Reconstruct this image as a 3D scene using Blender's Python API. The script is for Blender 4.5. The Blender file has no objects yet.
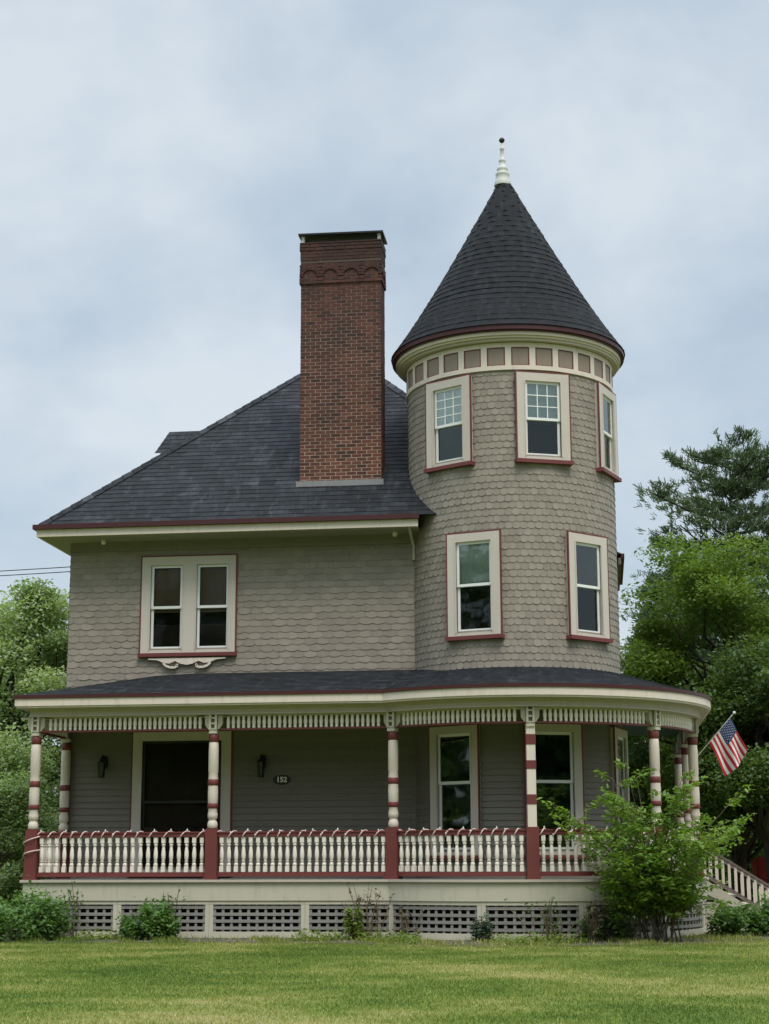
import bpy, math, random
import numpy as np
from mathutils import Matrix, Vector
from math import sin, cos, pi, radians, sqrt, atan2

random.seed(11)
RNG = np.random.default_rng(5)
scene = bpy.context.scene
COL = scene.collection

# ------------------------------------------------------------------ helpers
def tag(o, label=None, cat=None, group=None, kind=None):
    if label: o['label'] = label
    if cat: o['category'] = cat
    if group: o['group'] = group
    if kind: o['kind'] = kind
    return o

def empty(name, loc=(0, 0, 0), rz=0.0):
    o = bpy.data.objects.new(name, None)
    o.empty_display_size = .2
    o.location = loc; o.rotation_euler = (0, 0, rz)
    COL.objects.link(o)
    return o

def link_mesh(name, me, parent=None, loc=(0, 0, 0), rz=0.0):
    o = bpy.data.objects.new(name, me)
    o.location = loc; o.rotation_euler = (0, 0, rz)
    if parent is not None: o.parent = parent
    COL.objects.link(o)
    return o

def copy_tree(o, parent=None):
    c = o.copy(); COL.objects.link(c); c.parent = parent if parent is not None else o.parent
    for ch in list(o.children): copy_tree(ch, c)
    return c

class MB:
    """collects shapes into one mesh"""
    def __init__(s): s.v = []; s.f = []; s.r = []; s.m = []; s.sm = []; s.uv = []
    def poly(s, pts, rnd=None, mi=0, smooth=False, uv=None):
        b = len(s.v); s.v += [tuple(p) for p in pts]
        s.f.append(tuple(range(b, b + len(pts)))); s.r.append(random.random() if rnd is None else rnd)
        s.m.append(mi); s.sm.append(smooth); s.uv.append(uv)
    def grid(s, rows, closed=False, rnd=None, mi=0, smooth=True, uvs=None):
        b = len(s.v); n = len(rows[0])
        for r in rows: s.v += [tuple(p) for p in r]
        rr = random.random() if rnd is None else rnd
        for i in range(len(rows) - 1):
            for j in range(n if closed else n - 1):
                k = (j + 1) % n
                s.f.append((b + i * n + j, b + i * n + k, b + (i + 1) * n + k, b + (i + 1) * n + j))
                s.r.append(rr); s.m.append(mi); s.sm.append(smooth)
                s.uv.append([uvs[i][j], uvs[i][k], uvs[i + 1][k], uvs[i + 1][j]] if uvs else None)
    def box(s, x0, x1, y0, y1, z0, z1, rnd=None, mi=0, M=None):
        if x0 > x1: x0, x1 = x1, x0
        if y0 > y1: y0, y1 = y1, y0
        if z0 > z1: z0, z1 = z1, z0
        p = [(x0, y0, z0), (x1, y0, z0), (x1, y1, z0), (x0, y1, z0), (x0, y0, z1), (x1, y0, z1), (x1, y1, z1), (x0, y1, z1)]
        if M is not None: p = [tuple(M @ Vector(q)) for q in p]
        b = len(s.v); s.v += p
        rr = random.random() if rnd is None else rnd
        for f in ((0, 3, 2, 1), (4, 5, 6, 7), (0, 1, 5, 4), (1, 2, 6, 5), (2, 3, 7, 6), (3, 0, 4, 7)):
            s.f.append(tuple(b + i for i in f)); s.r.append(rr); s.m.append(mi); s.sm.append(False); s.uv.append(None)
    def lathe(s, prof, n=14, c=(0, 0, 0), mi=0, rnd=None):
        rows = []
        for (r, z) in prof:
            rows.append([(c[0] + r * cos(2 * pi * i / n), c[1] + r * sin(2 * pi * i / n), c[2] + z) for i in range(n)])
        s.grid(rows, True, rnd, mi)
        s.poly(list(reversed(rows[0])), rnd, mi); s.poly(rows[-1], rnd, mi)
    def tube(s, path, rad, n=7, mi=0, rnd=None, caps=True):
        path = [Vector(p) for p in path]; rows = []
        if not hasattr(rad, '__len__'): rad = [rad] * len(path)
        up = Vector((0, 0, 1)); prev = None
        for i, p in enumerate(path):
            t = (path[min(i + 1, len(path) - 1)] - path[max(i - 1, 0)])
            if t.length < 1e-9: t = Vector((0, 0, 1))
            t.normalize()
            if prev is None:
                a = t.cross(up)
                if a.length < .05: a = t.cross(Vector((1, 0, 0)))
            else: a = prev - t * prev.dot(t)
            a.normalize(); bb = t.cross(a); prev = a
            rows.append([tuple(p + (a * cos(2 * pi * k / n) + bb * sin(2 * pi * k / n)) * rad[i]) for k in range(n)])
        s.grid(rows, True, rnd, mi)
        if caps: s.poly(list(reversed(rows[0])), rnd, mi); s.poly(rows[-1], rnd, mi)
    def prism(s, poly, y0, y1, mi=0, M=None, rnd=None):
        """polygon in (x,z), counter-clockwise seen from -y, pushed from y0 to y1"""
        a = [(x, y0, z) for x, z in poly]; b = [(x, y1, z) for x, z in poly]
        if M is not None:
            a = [tuple(M @ Vector(q)) for q in a]; b = [tuple(M @ Vector(q)) for q in b]
        s.poly(a, rnd, mi); s.poly(list(reversed(b)), rnd, mi)
        n = len(a)
        for i in range(n):
            j = (i + 1) % n
            s.poly([a[j], a[i], b[i], b[j]], rnd, mi)
    def sweep(s, inner, outer, z0, z1, mi=0, rnd=None, closed=False):
        """rectangular section between two plan paths of equal length"""
        n = len(inner); i0 = [(p[0], p[1], z0) for p in inner]; i1 = [(p[0], p[1], z1) for p in inner]
        o0 = [(p[0], p[1], z0) for p in outer]; o1 = [(p[0], p[1], z1) for p in outer]
        for a, b in ((o0, o1), (o1, i1), (i1, i0), (i0, o0)):
            rows = [a + ([a[0]] if closed else []), b + ([b[0]] if closed else [])]
            s.grid(rows, False, rnd, mi, smooth=False)
        if not closed:
            s.poly([i0[0], o0[0], o1[0], i1[0]], rnd, mi); s.poly([o0[-1], i0[-1], i1[-1], o1[-1]], rnd, mi)
    def build(s, name, mats, parent=None, loc=(0, 0, 0), rz=0.0):
        return link_mesh(name, s.mesh(name, mats), parent, loc, rz)
    def mesh(s, name, mats):
        me = bpy.data.meshes.new(name)
        me.from_pydata(s.v, [], s.f)
        if not isinstance(mats, (list, tuple)): mats = [mats]
        for m in mats: me.materials.append(m)
        me.polygons.foreach_set('material_index', np.array(s.m, dtype=np.int32))
        me.polygons.foreach_set('use_smooth', np.array(s.sm, dtype=bool))
        at = me.attributes.new('rnd', 'FLOAT', 'FACE'); at.data.foreach_set('value', np.array(s.r, dtype=np.float32))
        if any(u is not None for u in s.uv):
            uvl = me.uv_layers.new(name='UVMap'); arr = []
            for f, u in zip(s.f, s.uv): arr += (list(u) if u is not None else [(0, 0)] * len(f))
            uvl.data.foreach_set('uv', np.array(arr, dtype=np.float32).ravel())
        me.update()
        return me

# ------------------------------------------------------------------ materials
class NT:
    def __init__(s, name):
        s.mat = bpy.data.materials.new(name); s.mat.use_nodes = True
        s.t = s.mat.node_tree; s.t.nodes.clear()
        s.out = s.n('ShaderNodeOutputMaterial')
    def n(s, typ, **kw):
        nd = s.t.nodes.new(typ)
        for k, v in kw.items():
            if hasattr(nd, k): setattr(nd, k, v)
            else: nd.inputs[k].default_value = v
        return nd
    def l(s, a, b): s.t.links.new(a, b)
    def obj(s): return s.n('ShaderNodeTexCoord').outputs['Object']
    def noise(s, scale, detail=3, rough=.55, vec=None, stretch=None):
        nd = s.n('ShaderNodeTexNoise'); nd.inputs['Scale'].default_value = scale
        nd.inputs['Detail'].default_value = detail; nd.inputs['Roughness'].default_value = rough
        v = vec if vec is not None else s.obj()
        if stretch:
            mp = s.n('ShaderNodeMapping'); mp.inputs['Scale'].default_value = stretch; s.l(v, mp.inputs['Vector']); v = mp.outputs[0]
        s.l(v, nd.inputs['Vector']); return nd.outputs['Fac']
    def ramp(s, fac, stops):
        r = s.n('ShaderNodeValToRGB'); e = r.color_ramp.elements
        while len(e) > 1: e.remove(e[0])
        e[0].position = stops[0][0]; e[0].color = (*stops[0][1], 1) if len(stops[0][1]) == 3 else stops[0][1]
        for p, c in stops[1:]:
            k = e.new(p); k.color = (*c, 1) if len(c) == 3 else c
        s.l(fac, r.inputs[0]); return r.outputs[0]
    def mix(s, fac, a, b, mode='MIX'):
        m = s.n('ShaderNodeMix', data_type='RGBA', blend_type=mode)
        for sock, x in ((m.inputs[0], fac), (m.inputs[6], a), (m.inputs[7], b)):
            if isinstance(x, (int, float)): sock.default_value = x
            elif isinstance(x, tuple): sock.default_value = (*x, 1) if len(x) == 3 else x
            else: s.l(x, sock)
        return m.outputs[2]
    def math(s, op, a, b=0.0):
        m = s.n('ShaderNodeMath', operation=op)
        for sock, x in ((m.inputs[0], a), (m.inputs[1], b)):
            if isinstance(x, (int, float)): sock.default_value = x
            else: s.l(x, sock)
        return m.outputs[0]
    def rnd(s):
        a = s.n('ShaderNodeAttribute'); a.attribute_name = 'rnd'; return a.outputs['Fac']
    def bsdf(s, col, rough=.6, bump=None, bstr=.3, bdist=.01, spec=.5, metal=0.0):
        p = s.n('ShaderNodeBsdfPrincipled')
        if isinstance(col, tuple): p.inputs['Base Color'].default_value = (*col, 1)
        else: s.l(col, p.inputs['Base Color'])
        if isinstance(rough, (int, float)): p.inputs['Roughness'].default_value = rough
        else: s.l(rough, p.inputs['Roughness'])
        p.inputs['Specular IOR Level'].default_value = spec; p.inputs['Metallic'].default_value = metal
        if bump is not None:
            b = s.n('ShaderNodeBump'); b.inputs['Strength'].default_value = bstr; b.inputs['Distance'].default_value = bdist
            s.l(bump, b.inputs['Height']); s.l(b.outputs[0], p.inputs['Normal'])
        s.l(p.outputs[0], s.out.inputs[0]); return p

def sc(c, k): return tuple(min(1.0, x * k) for x in c)

def paint(name, col, rough=.5, var=.12, dirt=.25, dirt_col=(.10, .095, .08), per=.06, spec=.4):
    m = NT(name)
    n1 = m.noise(3.2, 4, .6); n2 = m.noise(26, 3, .6)
    c = m.mix(n1, sc(col, 1 - var), sc(col, 1 + var))
    c = m.mix(m.rnd(), m.mix(1.0, c, (1 - per,) * 3, 'MULTIPLY'), c)
    st = m.noise(7, 5, .65, stretch=(1.4, 1.4, .25))
    f = m.math('MULTIPLY', m.ramp(st, [(.52, (0, 0, 0)), (.75, (1, 1, 1))]), dirt)
    c = m.mix(f, c, dirt_col)
    m.bsdf(c, rough, m.math('ADD', n2, n1), .12, .006, spec)
    return m.mat

M = {}
TAUPE = (.298, .258, .208)
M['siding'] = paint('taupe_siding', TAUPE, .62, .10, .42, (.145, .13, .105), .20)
M['clapboard'] = paint('shaded_taupe_clapboard', (.185, .168, .135), .6, .08, .25, (.12, .11, .09), .08)  # same paint as the siding, with the porch shade put into its colour
M['taupe_flat'] = paint('taupe_trim', (.24, .21, .175), .55, .08, .18)
M['cream'] = paint('cream_trim', (.72, .63, .535), .5, .06, .32, (.30, .27, .2), .08)
M['bright_cream'] = paint('bright_cream_turnings', (.82, .745, .65), .45, .05, .2, (.4, .35, .28), .06)
M['panel_tan'] = paint('warm_taupe_panels', (.29, .225, .175), .55, .08, .18)
M['casing'] = paint('beige_casing', (.58, .52, .45), .5, .06, .18, (.30, .26, .2), .06)
M['rail_brown'] = paint('faded_brown_rail', (.17, .13, .115), .6, .1, .2, (.1, .08, .07), .1)
M['greycream'] = paint('weathered_cream_board', (.56, .52, .405), .55, .07, .3, (.24, .22, .16), .1)
M['putty'] = paint('putty_beam', (.52, .46, .385), .55, .06, .18, (.2, .18, .13), .06)
M['maroon'] = paint('maroon_paint', (.165, .040, .037), .5, .12, .3, (.09, .03, .028), .12)
M['dark_maroon'] = paint('dark_maroon_gutter', (.065, .016, .017), .45, .12, .2, (.03, .012, .012), .1)
M['white'] = paint('white_vinyl', (.80, .80, .78), .4, .03, .08, (.5, .5, .47), .02)
M['lattice'] = paint('grey_lattice', (.275, .26, .235), .65, .1, .3, (.12, .11, .1), .15)
M['ceiling'] = paint('porch_ceiling_blue', (.075, .115, .13), .6, .06, .1, (.1, .14, .15), .06)
M['deckboard'] = paint('porch_floor_grey', (.23, .22, .20), .55, .1, .2, (.1, .1, .09), .2)
M['black_metal'] = paint('black_metal', (.012, .012, .012), .4, .1, .05, (.02, .02, .02), .0)
M['backing'] = paint('dark_backing', (.10, .095, .085), .9, .05, .0)
M['white_cord'] = paint('pale_cord', (.72, .55, .52), .5, .05, .05, (.5, .4, .4), .1)
M['metal'] = paint('galvanised_metal', (.30, .31, .31), .4, .1, .3, (.12, .12, .12), .0)
M['soffit'] = paint('soffit_boards', (.36, .34, .27), .6, .06, .12, (.2, .18, .14), .1)
M['stone'] = paint('grey_flashing', (.24, .24, .24), .6, .15, .3, (.1, .1, .1), .1)
M['finial'] = paint('weathered_white_finial', (.58, .58, .53), .5, .08, .35, (.3, .33, .29), .05)

def roof_mat(name='slate_grey_shingles', k=1.0):
    m = NT(name)
    c = m.ramp(m.rnd(), [(0, (.009, .010, .012)), (.35, (.016, .018, .0205)), (.6, (.022, .025, .029)), (.85, (.036, .040, .045)), (1, (.058, .063, .069))])
    st = m.noise(5.0, 5, .7, stretch=(1.6, .4, .4))
    c = m.mix(m.ramp(st, [(.52, (0, 0, 0)), (.78, (.45, .45, .45))]), c, (.10, .108, .114))
    bl_ = m.noise(9, 4, .7)
    c = m.mix(.8, c, m.ramp(bl_, [(.3, (.5, .5, .5)), (.5, (1, 1, 1)), (.72, (1.5, 1.5, 1.5))]), 'MULTIPLY')
    gr = m.noise(75, 3, .75)
    c = m.mix(.75, c, m.ramp(gr, [(.3, (.55, .55, .55)), (.7, (1.5, 1.5, 1.5))]), 'MULTIPLY')
    c = m.mix(1.0, c, (k, k * 1.0, k * 1.02), 'MULTIPLY')
    m.bsdf(c, .85, gr, .25, .004, .25)
    return m.mat
M['roof'] = roof_mat('slate_grey_shingles', .84)
M['cone_roof'] = roof_mat('dark_turret_shingles', .50)

def brick_mat():
    m = NT('red_brick')
    c = m.ramp(m.rnd(), [(0, (.060, .028, .023)), (.2, (.115, .040, .029)), (.65, (.168, .056, .039)), (.93, (.21, .078, .053)), (1, (.07, .035, .03))])
    z = m.n('ShaderNodeSeparateXYZ'); m.l(m.obj(), z.inputs[0])
    nz = m.noise(2.2, 5, .65)
    zz = m.math('ADD', z.outputs[2], m.math('MULTIPLY', nz, 1.6))
    soot = m.ramp(m.math('MULTIPLY', m.math('SUBTRACT', zz, 9.9), 1 / 4.6), [(0, (0, 0, 0)), (.13, (.30, .30, .30)), (.75, (.5, .5, .5)), (.95, (.8, .8, .8))])
    c = m.mix(soot, c, (.042, .026, .024))
    pt = m.ramp(m.noise(1.5, 5, .7), [(.42, (0, 0, 0)), (.68, (.7, .7, .7))])
    c = m.mix(pt, c, (.045, .028, .025))
    n2 = m.noise(60, 4, .6)
    c = m.mix(.45, c, m.ramp(n2, [(.3, (.6, .6, .6)), (.7, (1.35, 1.35, 1.35))]), 'MULTIPLY')
    m.bsdf(c, .85, n2, .5, .006, .25); return m.mat
M['brick'] = brick_mat()

def mortar_mat():
    m = NT('mortar')
    z = m.n('ShaderNodeSeparateXYZ'); m.l(m.obj(), z.inputs[0])
    zz = m.math('ADD', z.outputs[2], m.math('MULTIPLY', m.noise(2.2, 5, .65), 1.6))
    f = m.ramp(m.math('MULTIPLY', m.math('SUBTRACT', zz, 9.9), 1 / 4.6), [(0, (0, 0, 0)), (.15, (.32, .32, .32)), (.55, (.45, .45, .45)), (.85, (.95, .95, .95))])
    c = m.mix(f, (.44, .345, .28), (.085, .060, .052))
    m.bsdf(c, .9, m.noise(80), .4, .004, .2); return m.mat
M['mortar'] = mortar_mat()

def glass_mat(name, tint, refl, bumps=.0):
    m = NT(name)
    tr = m.n('ShaderNodeBsdfTransparent'); tr.inputs[0].default_value = (*tint, 1)
    gl = m.n('ShaderNodeBsdfGlossy'); gl.inputs['Roughness'].default_value = .03; gl.inputs['Color'].default_value = (.86, .93, .90, 1)
    bp = m.n('ShaderNodeBump'); bp.inputs['Strength'].default_value = .12; bp.inputs['Distance'].default_value = .02
    m.l(m.noise(1.7, 2), bp.inputs['Height']); m.l(bp.outputs[0], gl.inputs['Normal'])
    fr = m.n('ShaderNodeFresnel'); fr.inputs['IOR'].default_value = 1.5
    f = m.math('ADD', m.math('MULTIPLY', fr.outputs[0], 1.3), refl)
    cl = m.n('ShaderNodeClamp'); m.l(f, cl.inputs[0])
    mx = m.n('ShaderNodeMixShader'); m.l(cl.outputs[0], mx.inputs[0]); m.l(tr.outputs[0], mx.inputs[1]); m.l(gl.outputs[0], mx.inputs[2])
    m.l(mx.outputs[0], m.out.inputs[0]); return m.mat
M['glass'] = glass_mat('window_glass', (.75, .8, .8), .05)
M['glass_bright'] = glass_mat('window_glass_clear', (.88, .92, .90), .06)
M['dull_glass'] = glass_mat('dull_screened_glass', (.80, .82, .80), -.042)
M['porch_glass'] = glass_mat('porch_window_glass', (.6, .66, .66), .07)
M['screen'] = glass_mat('insect_screen_glass', (.36, .40, .40), .0)

def cloth_mat(name, col, rough=.85):
    m = NT(name)
    n1 = m.noise(9, 3, .6, stretch=(1, 1, .12))
    m.bsdf(m.mix(n1, sc(col, .75), sc(col, 1.15)), rough, n1, .3, .02, .2); return m.mat
M['shade_grey'] = cloth_mat('grey_roller_shade', (.74, .78, .80))
M['shade_green'] = cloth_mat('pale_sheer_curtain', (.62, .72, .68))
M['shade_dark'] = cloth_mat('dark_blind', (.50, .36, .28))
M['shade_black'] = cloth_mat('dark_brown_blind', (.12, .085, .07))

def leaf_mat(name, dark, mid, light, trans=.42, scale=1.0):
    m = NT(name)
    n = m.noise(.55 * scale, 3, .6)
    f = m.math('ADD', m.math('MULTIPLY', m.rnd(), .6), m.math('MULTIPLY', m.math('SUBTRACT', n, .3), .9))
    c = m.ramp(f, [(.08, dark), (.45, mid), (.9, light)])
    d = m.n('ShaderNodeBsdfPrincipled'); m.l(c, d.inputs['Base Color']); d.inputs['Roughness'].default_value = .55; d.inputs['Specular IOR Level'].default_value = .3
    t = m.n('ShaderNodeBsdfTranslucent'); m.l(m.mix(1.0, c, (1.25, 1.2, .6), 'MULTIPLY'), t.inputs[0])
    x = m.n('ShaderNodeMixShader'); x.inputs[0].default_value = trans
    m.l(d.outputs[0], x.inputs[1]); m.l(t.outputs[0], x.inputs[2]); m.l(x.outputs[0], m.out.inputs[0])
    return m.mat
M['leaf_left'] = leaf_mat('mid_green_leaves', (.115, .18, .075), (.235, .335, .14), (.41, .49, .28))
M['leaf_dark'] = leaf_mat('deep_green_leaves', (.030, .058, .016), (.072, .125, .034), (.14, .215, .066))
M['leaf_yellow'] = leaf_mat('yellow_green_leaves', (.055, .10, .018), (.105, .175, .028), (.16, .24, .046))
M['leaf_bush'] = leaf_mat('fresh_green_leaves', (.075, .145, .020), (.16, .27, .036), (.27, .39, .075), .4)
M['leaf_shrub'] = leaf_mat('shrub_leaves', (.045, .10, .026), (.095, .19, .046), (.17, .29, .085))
M['leaf_lime'] = leaf_mat('lime_leaves', (.08, .13, .02), (.15, .22, .035), (.23, .30, .07), .4)
M['needle'] = leaf_mat('pine_needles', (.045, .072, .036), (.085, .13, .060), (.15, .205, .10), .15)
M['needle_blue'] = leaf_mat('spruce_needles', (.03, .055, .035), (.06, .10, .06), (.11, .16, .09), .1)
M['dry'] = leaf_mat('dry_stalks', (.12, .09, .05), (.2, .16, .09), (.30, .25, .16), .2)
M['dead_leaf'] = leaf_mat('brown_dry_leaves', (.05, .035, .02), (.09, .06, .035), (.16, .11, .07), .2)

def bark_mat(name, c0, c1):
    m = NT(name)
    n = m.noise(9, 5, .65, stretch=(1, 1, .22))
    m.bsdf(m.mix(n, c0, c1), .9, n, .8, .03, .2); return m.mat
M['bark'] = bark_mat('grey_brown_bark', (.025, .02, .016), (.085, .07, .055))
M['bark_light'] = bark_mat('pale_stem_bark', (.06, .05, .035), (.16, .13, .10))

def ground_mat():
    m = NT('mown_lawn')
    n1 = m.noise(.20, 4, .6); n2 = m.noise(1.1, 6, .7, stretch=(.7, 1.0, 1)); n3 = m.noise(35, 3, .7)
    f = m.math('ADD', m.math('MULTIPLY', n1, .62), m.math('MULTIPLY', n2, .38))
    c = m.ramp(f, [(.36, (.065, .115, .020)), (.46, (.11, .16, .030)), (.53, (.18, .20, .055)), (.62, (.30, .265, .12))])
    c = m.mix(.7, c, m.ramp(n3, [(.25, (.45, .45, .45)), (.75, (1.45, 1.45, 1.45))]), 'MULTIPLY')
    m.bsdf(c, .95, n3, 1.0, .03, .1); return m.mat
M['lawn'] = ground_mat()

def grass_mat():
    m = NT('grass_blades')
    n1 = m.noise(.20, 4, .6); n2 = m.noise(1.1, 6, .7, stretch=(.7, 1.0, 1))
    f = m.math('ADD', m.math('MULTIPLY', n1, .62), m.math('MULTIPLY', n2, .38))
    f = m.math('ADD', f, m.math('MULTIPLY', m.math('SUBTRACT', m.rnd(), .5), .16))
    c = m.ramp(f, [(.38, (.095, .155, .025)), (.47, (.190, .250, .042)), (.53, (.285, .32, .070)), (.60, (.48, .44, .17))])
    d = m.n('ShaderNodeBsdfPrincipled'); m.l(c, d.inputs['Base Color']); d.inputs['Roughness'].default_value = .6; d.inputs['Specular IOR Level'].default_value = .2
    t = m.n('ShaderNodeBsdfTranslucent'); m.l(c, t.inputs[0])
    x = m.n('ShaderNodeMixShader'); x.inputs[0].default_value = .35
    m.l(d.outputs[0], x.inputs[1]); m.l(t.outputs[0], x.inputs[2]); m.l(x.outputs[0], m.out.inputs[0])
    return m.mat
M['grass'] = grass_mat()

def soil_mat():
    m = NT('bed_soil')
    n = m.noise(6, 6, .7); n3 = m.noise(60, 3, .7)
    c = m.ramp(n, [(.3, (.10, .088, .07)), (.55, (.18, .162, .13)), (.75, (.29, .265, .22))])
    c = m.mix(.7, c, m.ramp(n3, [(.25, (.5, .5, .5)), (.75, (1.4, 1.4, 1.4))]), 'MULTIPLY')
    m.bsdf(c, .95, n3, 1.0, .04, .1); return m.mat
M['soil'] = soil_mat()
def path_mat():
    m = NT('grey_gravel_path')
    n3 = m.noise(45, 4, .7); n = m.noise(1.5, 4)
    c = m.mix(n, (.22, .215, .20), (.32, .31, .29))
    c = m.mix(.6, c, m.ramp(n3, [(.25, (.6, .6, .6)), (.75, (1.3, 1.3, 1.3))]), 'MULTIPLY')
    m.bsdf(c, .95, n3, .6, .02, .1); return m.mat
M['path'] = path_mat()
def simple(name, col, rough=.5, metal=0.0, spec=.5):
    m = NT(name); n = m.noise(14, 4)
    m.bsdf(m.mix(n, sc(col, .85), sc(col, 1.15)), rough, n, .06, .005, spec, metal); return m.mat
M['flag_red'] = simple('flag_red', (.55, .025, .045), .7)
M['flag_white'] = simple('flag_white', (.84, .82, .82), .7)
M['flag_blue'] = simple('flag_blue', (.035, .06, .17), .7)
M['car_red'] = simple('red_car_paint', (.30, .012, .025), .25, 0.0, .6)
M['chrome'] = simple('chrome', (.75, .75, .75), .18, 1.0)
M['rubber'] = simple('tyre_rubber', (.02, .02, .02), .85)
M['lens_red'] = simple('red_lens', (.35, .01, .01), .2)
M['car_glass'] = simple('dark_car_glass', (.01, .012, .014), .05, 0.0, .8)
M['bulb'] = simple('frosted_bulb', (.75, .73, .68), .3)

# ------------------------------------------------------------------ house plan
TX, TY, TR = 1.228, .839, 2.0          # turret axis and radius
WL = -7.36                             # left corner of the front wall
FZ = 1.0                               # porch floor
YP, XP, RP = -1.83, -7.34, 3.378       # porch edge: front, left, round radius
YB = 7.2                               # back end of the porch on the right side
house = empty('victorian_house')
tag(house, 'taupe two storey Victorian house with round corner turret, tall brick chimney and wraparound porch', 'house')

def tw(phi, r, z):
    a = radians(phi); return (TX + r * sin(a), TY - r * cos(a), z)

def ppath(d, left=True, back=True, n=44):
    """porch edge plan path pushed out by d: left side, front, round corner, right side"""
    y = YP - d; R = RP + d
    a0 = -math.acos((TY - y) / R)
    p = []
    if left: p.append((XP - d, 0.0))
    p.append((XP - d, y))
    xs = TX + R * sin(a0)
    for k in range(1, 6): p.append((XP - d + (xs - XP + d) * k / 6, y))
    for k in range(n + 1):
        a = a0 + (pi / 2 - a0) * k / n
        p.append((TX + R * sin(a), TY - R * cos(a)))
    if back:
        for k in range(1, 7): p.append((TX + R, TY + (YB - TY) * k / 6))
    return p

# --- wall coverings
def shingle_wall(mb, S, u0, u1, v0, v1, h, w, holes, style):
    rows = int(math.ceil((v1 - v0) / h))
    for r in range(rows):
        vb = v0 + r * h
        off = (w / 2 if r % 2 else 0) + (random.uniform(-.02, .02) if style == 'hex' else 0)
        n = int((u1 - u0) / w) + 2
        for k in range(-1, n):
            a = u0 + off + k * w; b = a + w
            a2, b2 = max(a, u0), min(b, u1)
            if b2 - a2 < .01: continue
            c = (a + b) / 2
            vt = min(vb + h * 1.3, v1)
            if vt - vb < .01: continue
            if any(h0 < c < h1 and g0 < vb + h * .6 < g1 for (h0, h1, g0, g1) in holes): continue
            g = .0012; jz = random.uniform(-.005, .005)
            if style == 'scallop':
                d = h * random.uniform(.24, .32)
                prof = [(a + g, vb + d), (a + w * .06, vb + d * .55), (a + w * .2, vb + d * .18), (a + w * .5, vb), (a + w * .8, vb + d * .18), (a + w * .94, vb + d * .55), (b - g, vb + d)]
            else:
                d = h * random.uniform(.17, .25); q = random.uniform(.10, .22); q2 = random.uniform(.10, .22)
                prof = [(a + g, vb + d), (a + w * q * .5, vb + d * .82), (a + w * q * 1.6, vb + d * .12), (a + w * .5, vb), (b - w * q2 * 1.6, vb + d * .12), (b - w * q2 * .5, vb + d * .82), (b - g, vb + d)]
            prof = [(min(max(x, a2), b2), y + jz) for x, y in prof]
            lo, hi = random.uniform(.013, .019), .004
            def wz(v): return hi + (lo - hi) * (1 - (v - vb) / (h * 1.3))
            rr = random.random()
            pts = [S(x, y, wz(y)) for x, y in prof] + [S(prof[-1][0], vt, hi), S(prof[0][0], vt, hi)]
            mb.poly(pts, rr)
            for (x, y), (x2, y2) in zip(prof[:-1], prof[1:]):
                mb.poly([S(x2, y2, wz(y2)), S(x, y, wz(y)), S(x, y, -.004), S(x2, y2, -.004)], rr)

def clap_wall(mb, S, u0, u1, v0, v1, h, holes, du):
    rows = int(math.ceil((v1 - v0) / h))
    for r in range(rows):
        vb = v0 + r * h; vt = min(vb + h * 1.12, v1)
        segs = [(u0, u1)]
        for (h0, h1, g0, g1) in holes:
            if vb + h * .5 > g0 and vb + h * .5 < g1:
                ns = []
                for a, b in segs:
                    if h1 <= a or h0 >= b: ns.append((a, b)); continue
                    if h0 > a: ns.append((a, h0))
                    if h1 < b: ns.append((h1, b))
                segs = ns
        for a, b in segs:
            rr = random.random(); n = max(1, int((b - a) / du))
            us = [a + (b - a) * k / n for k in range(n + 1)]
            mb.grid([[S(u, vb, -.004) for u in us], [S(u, vb, .024) for u in us]], rnd=rr, smooth=False)
            mb.grid([[S(u, vb, .024) for u in us], [S(u, vt, .004) for u in us]], rnd=rr, smooth=False)

def core_wall(mb, S, u0, u1, v0, v1, holes, du):
    us = {u0, u1}; vs = {v0, v1}
    for h in holes: us |= {min(max(h[0], u0), u1), min(max(h[1], u0), u1)}; vs |= {min(max(h[2], v0), v1), min(max(h[3], v0), v1)}
    us = sorted(us); vs = sorted(vs)
    for a, b in zip(us[:-1], us[1:]):
        for c, d in zip(vs[:-1], vs[1:]):
            if b - a < 1e-6 or d - c < 1e-6: continue
            um, vm = (a + b) / 2, (c + d) / 2
            if any(h[0] < um < h[1] and h[2] < vm < h[3] for h in holes): continue
            n = max(1, int((b - a) / du))
            q = [a + (b - a) * k / n for k in range(n + 1)]
            mb.grid([[S(u, c, -.004) for u in q], [S(u, d, -.004) for u in q]], smooth=False, rnd=.5)

def S_front(u, v, w): return (u, -w, v)
def S_tower(u, v, w): return tw(math.degrees(u / TR), TR + w, v)

def inset(h, d): return (h[0] + d, h[1] - d, h[2] + d, h[3] - d)
HW = .51   # half width of the turret casings
win3 = [(-32.0, 8.54, 10.20), (20.8, 8.54, 10.20), (71.5, 8.54, 10.20)]
win2 = [(-17.8, 5.30, 7.20), (46.4, 5.30, 7.20)]
win1 = [(-31.6, 1.40, 3.69), (22.0, 1.40, 3.69), (77.0, 1.40, 3.69)]
U0, U1 = radians(-66) * TR, radians(150) * TR
def thole(ws): return [(radians(p) * TR - HW, radians(p) * TR + HW, a, b) for p, a, b in ws]
hol_up = thole(win3 + win2); hol_lo = thole(win1)
mb = MB(); shingle_wall(mb, S_tower, U0, U1, 4.58, 10.30, .127, .138, [inset(h, .03) for h in hol_up], 'scallop')
core_wall(mb, S_tower, U0, U1, 4.4, 10.95, [inset(h, .1) for h in hol_up], .1)
UB0, UB1 = U1, radians(294) * TR      # the back of the turret, above the main roof
shingle_wall(mb, S_tower, UB0, UB1, 7.5, 10.30, .127, .138, [], 'scallop'); core_wall(mb, S_tower, UB0, UB1, 7.4, 10.95, [], .1)
turret = mb.build('turret_wall', M['siding'], house)
mb = MB(); clap_wall(mb, S_tower, U0, U1, FZ, 4.02, .112, [inset(h, .03) for h in hol_lo], .1)
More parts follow.
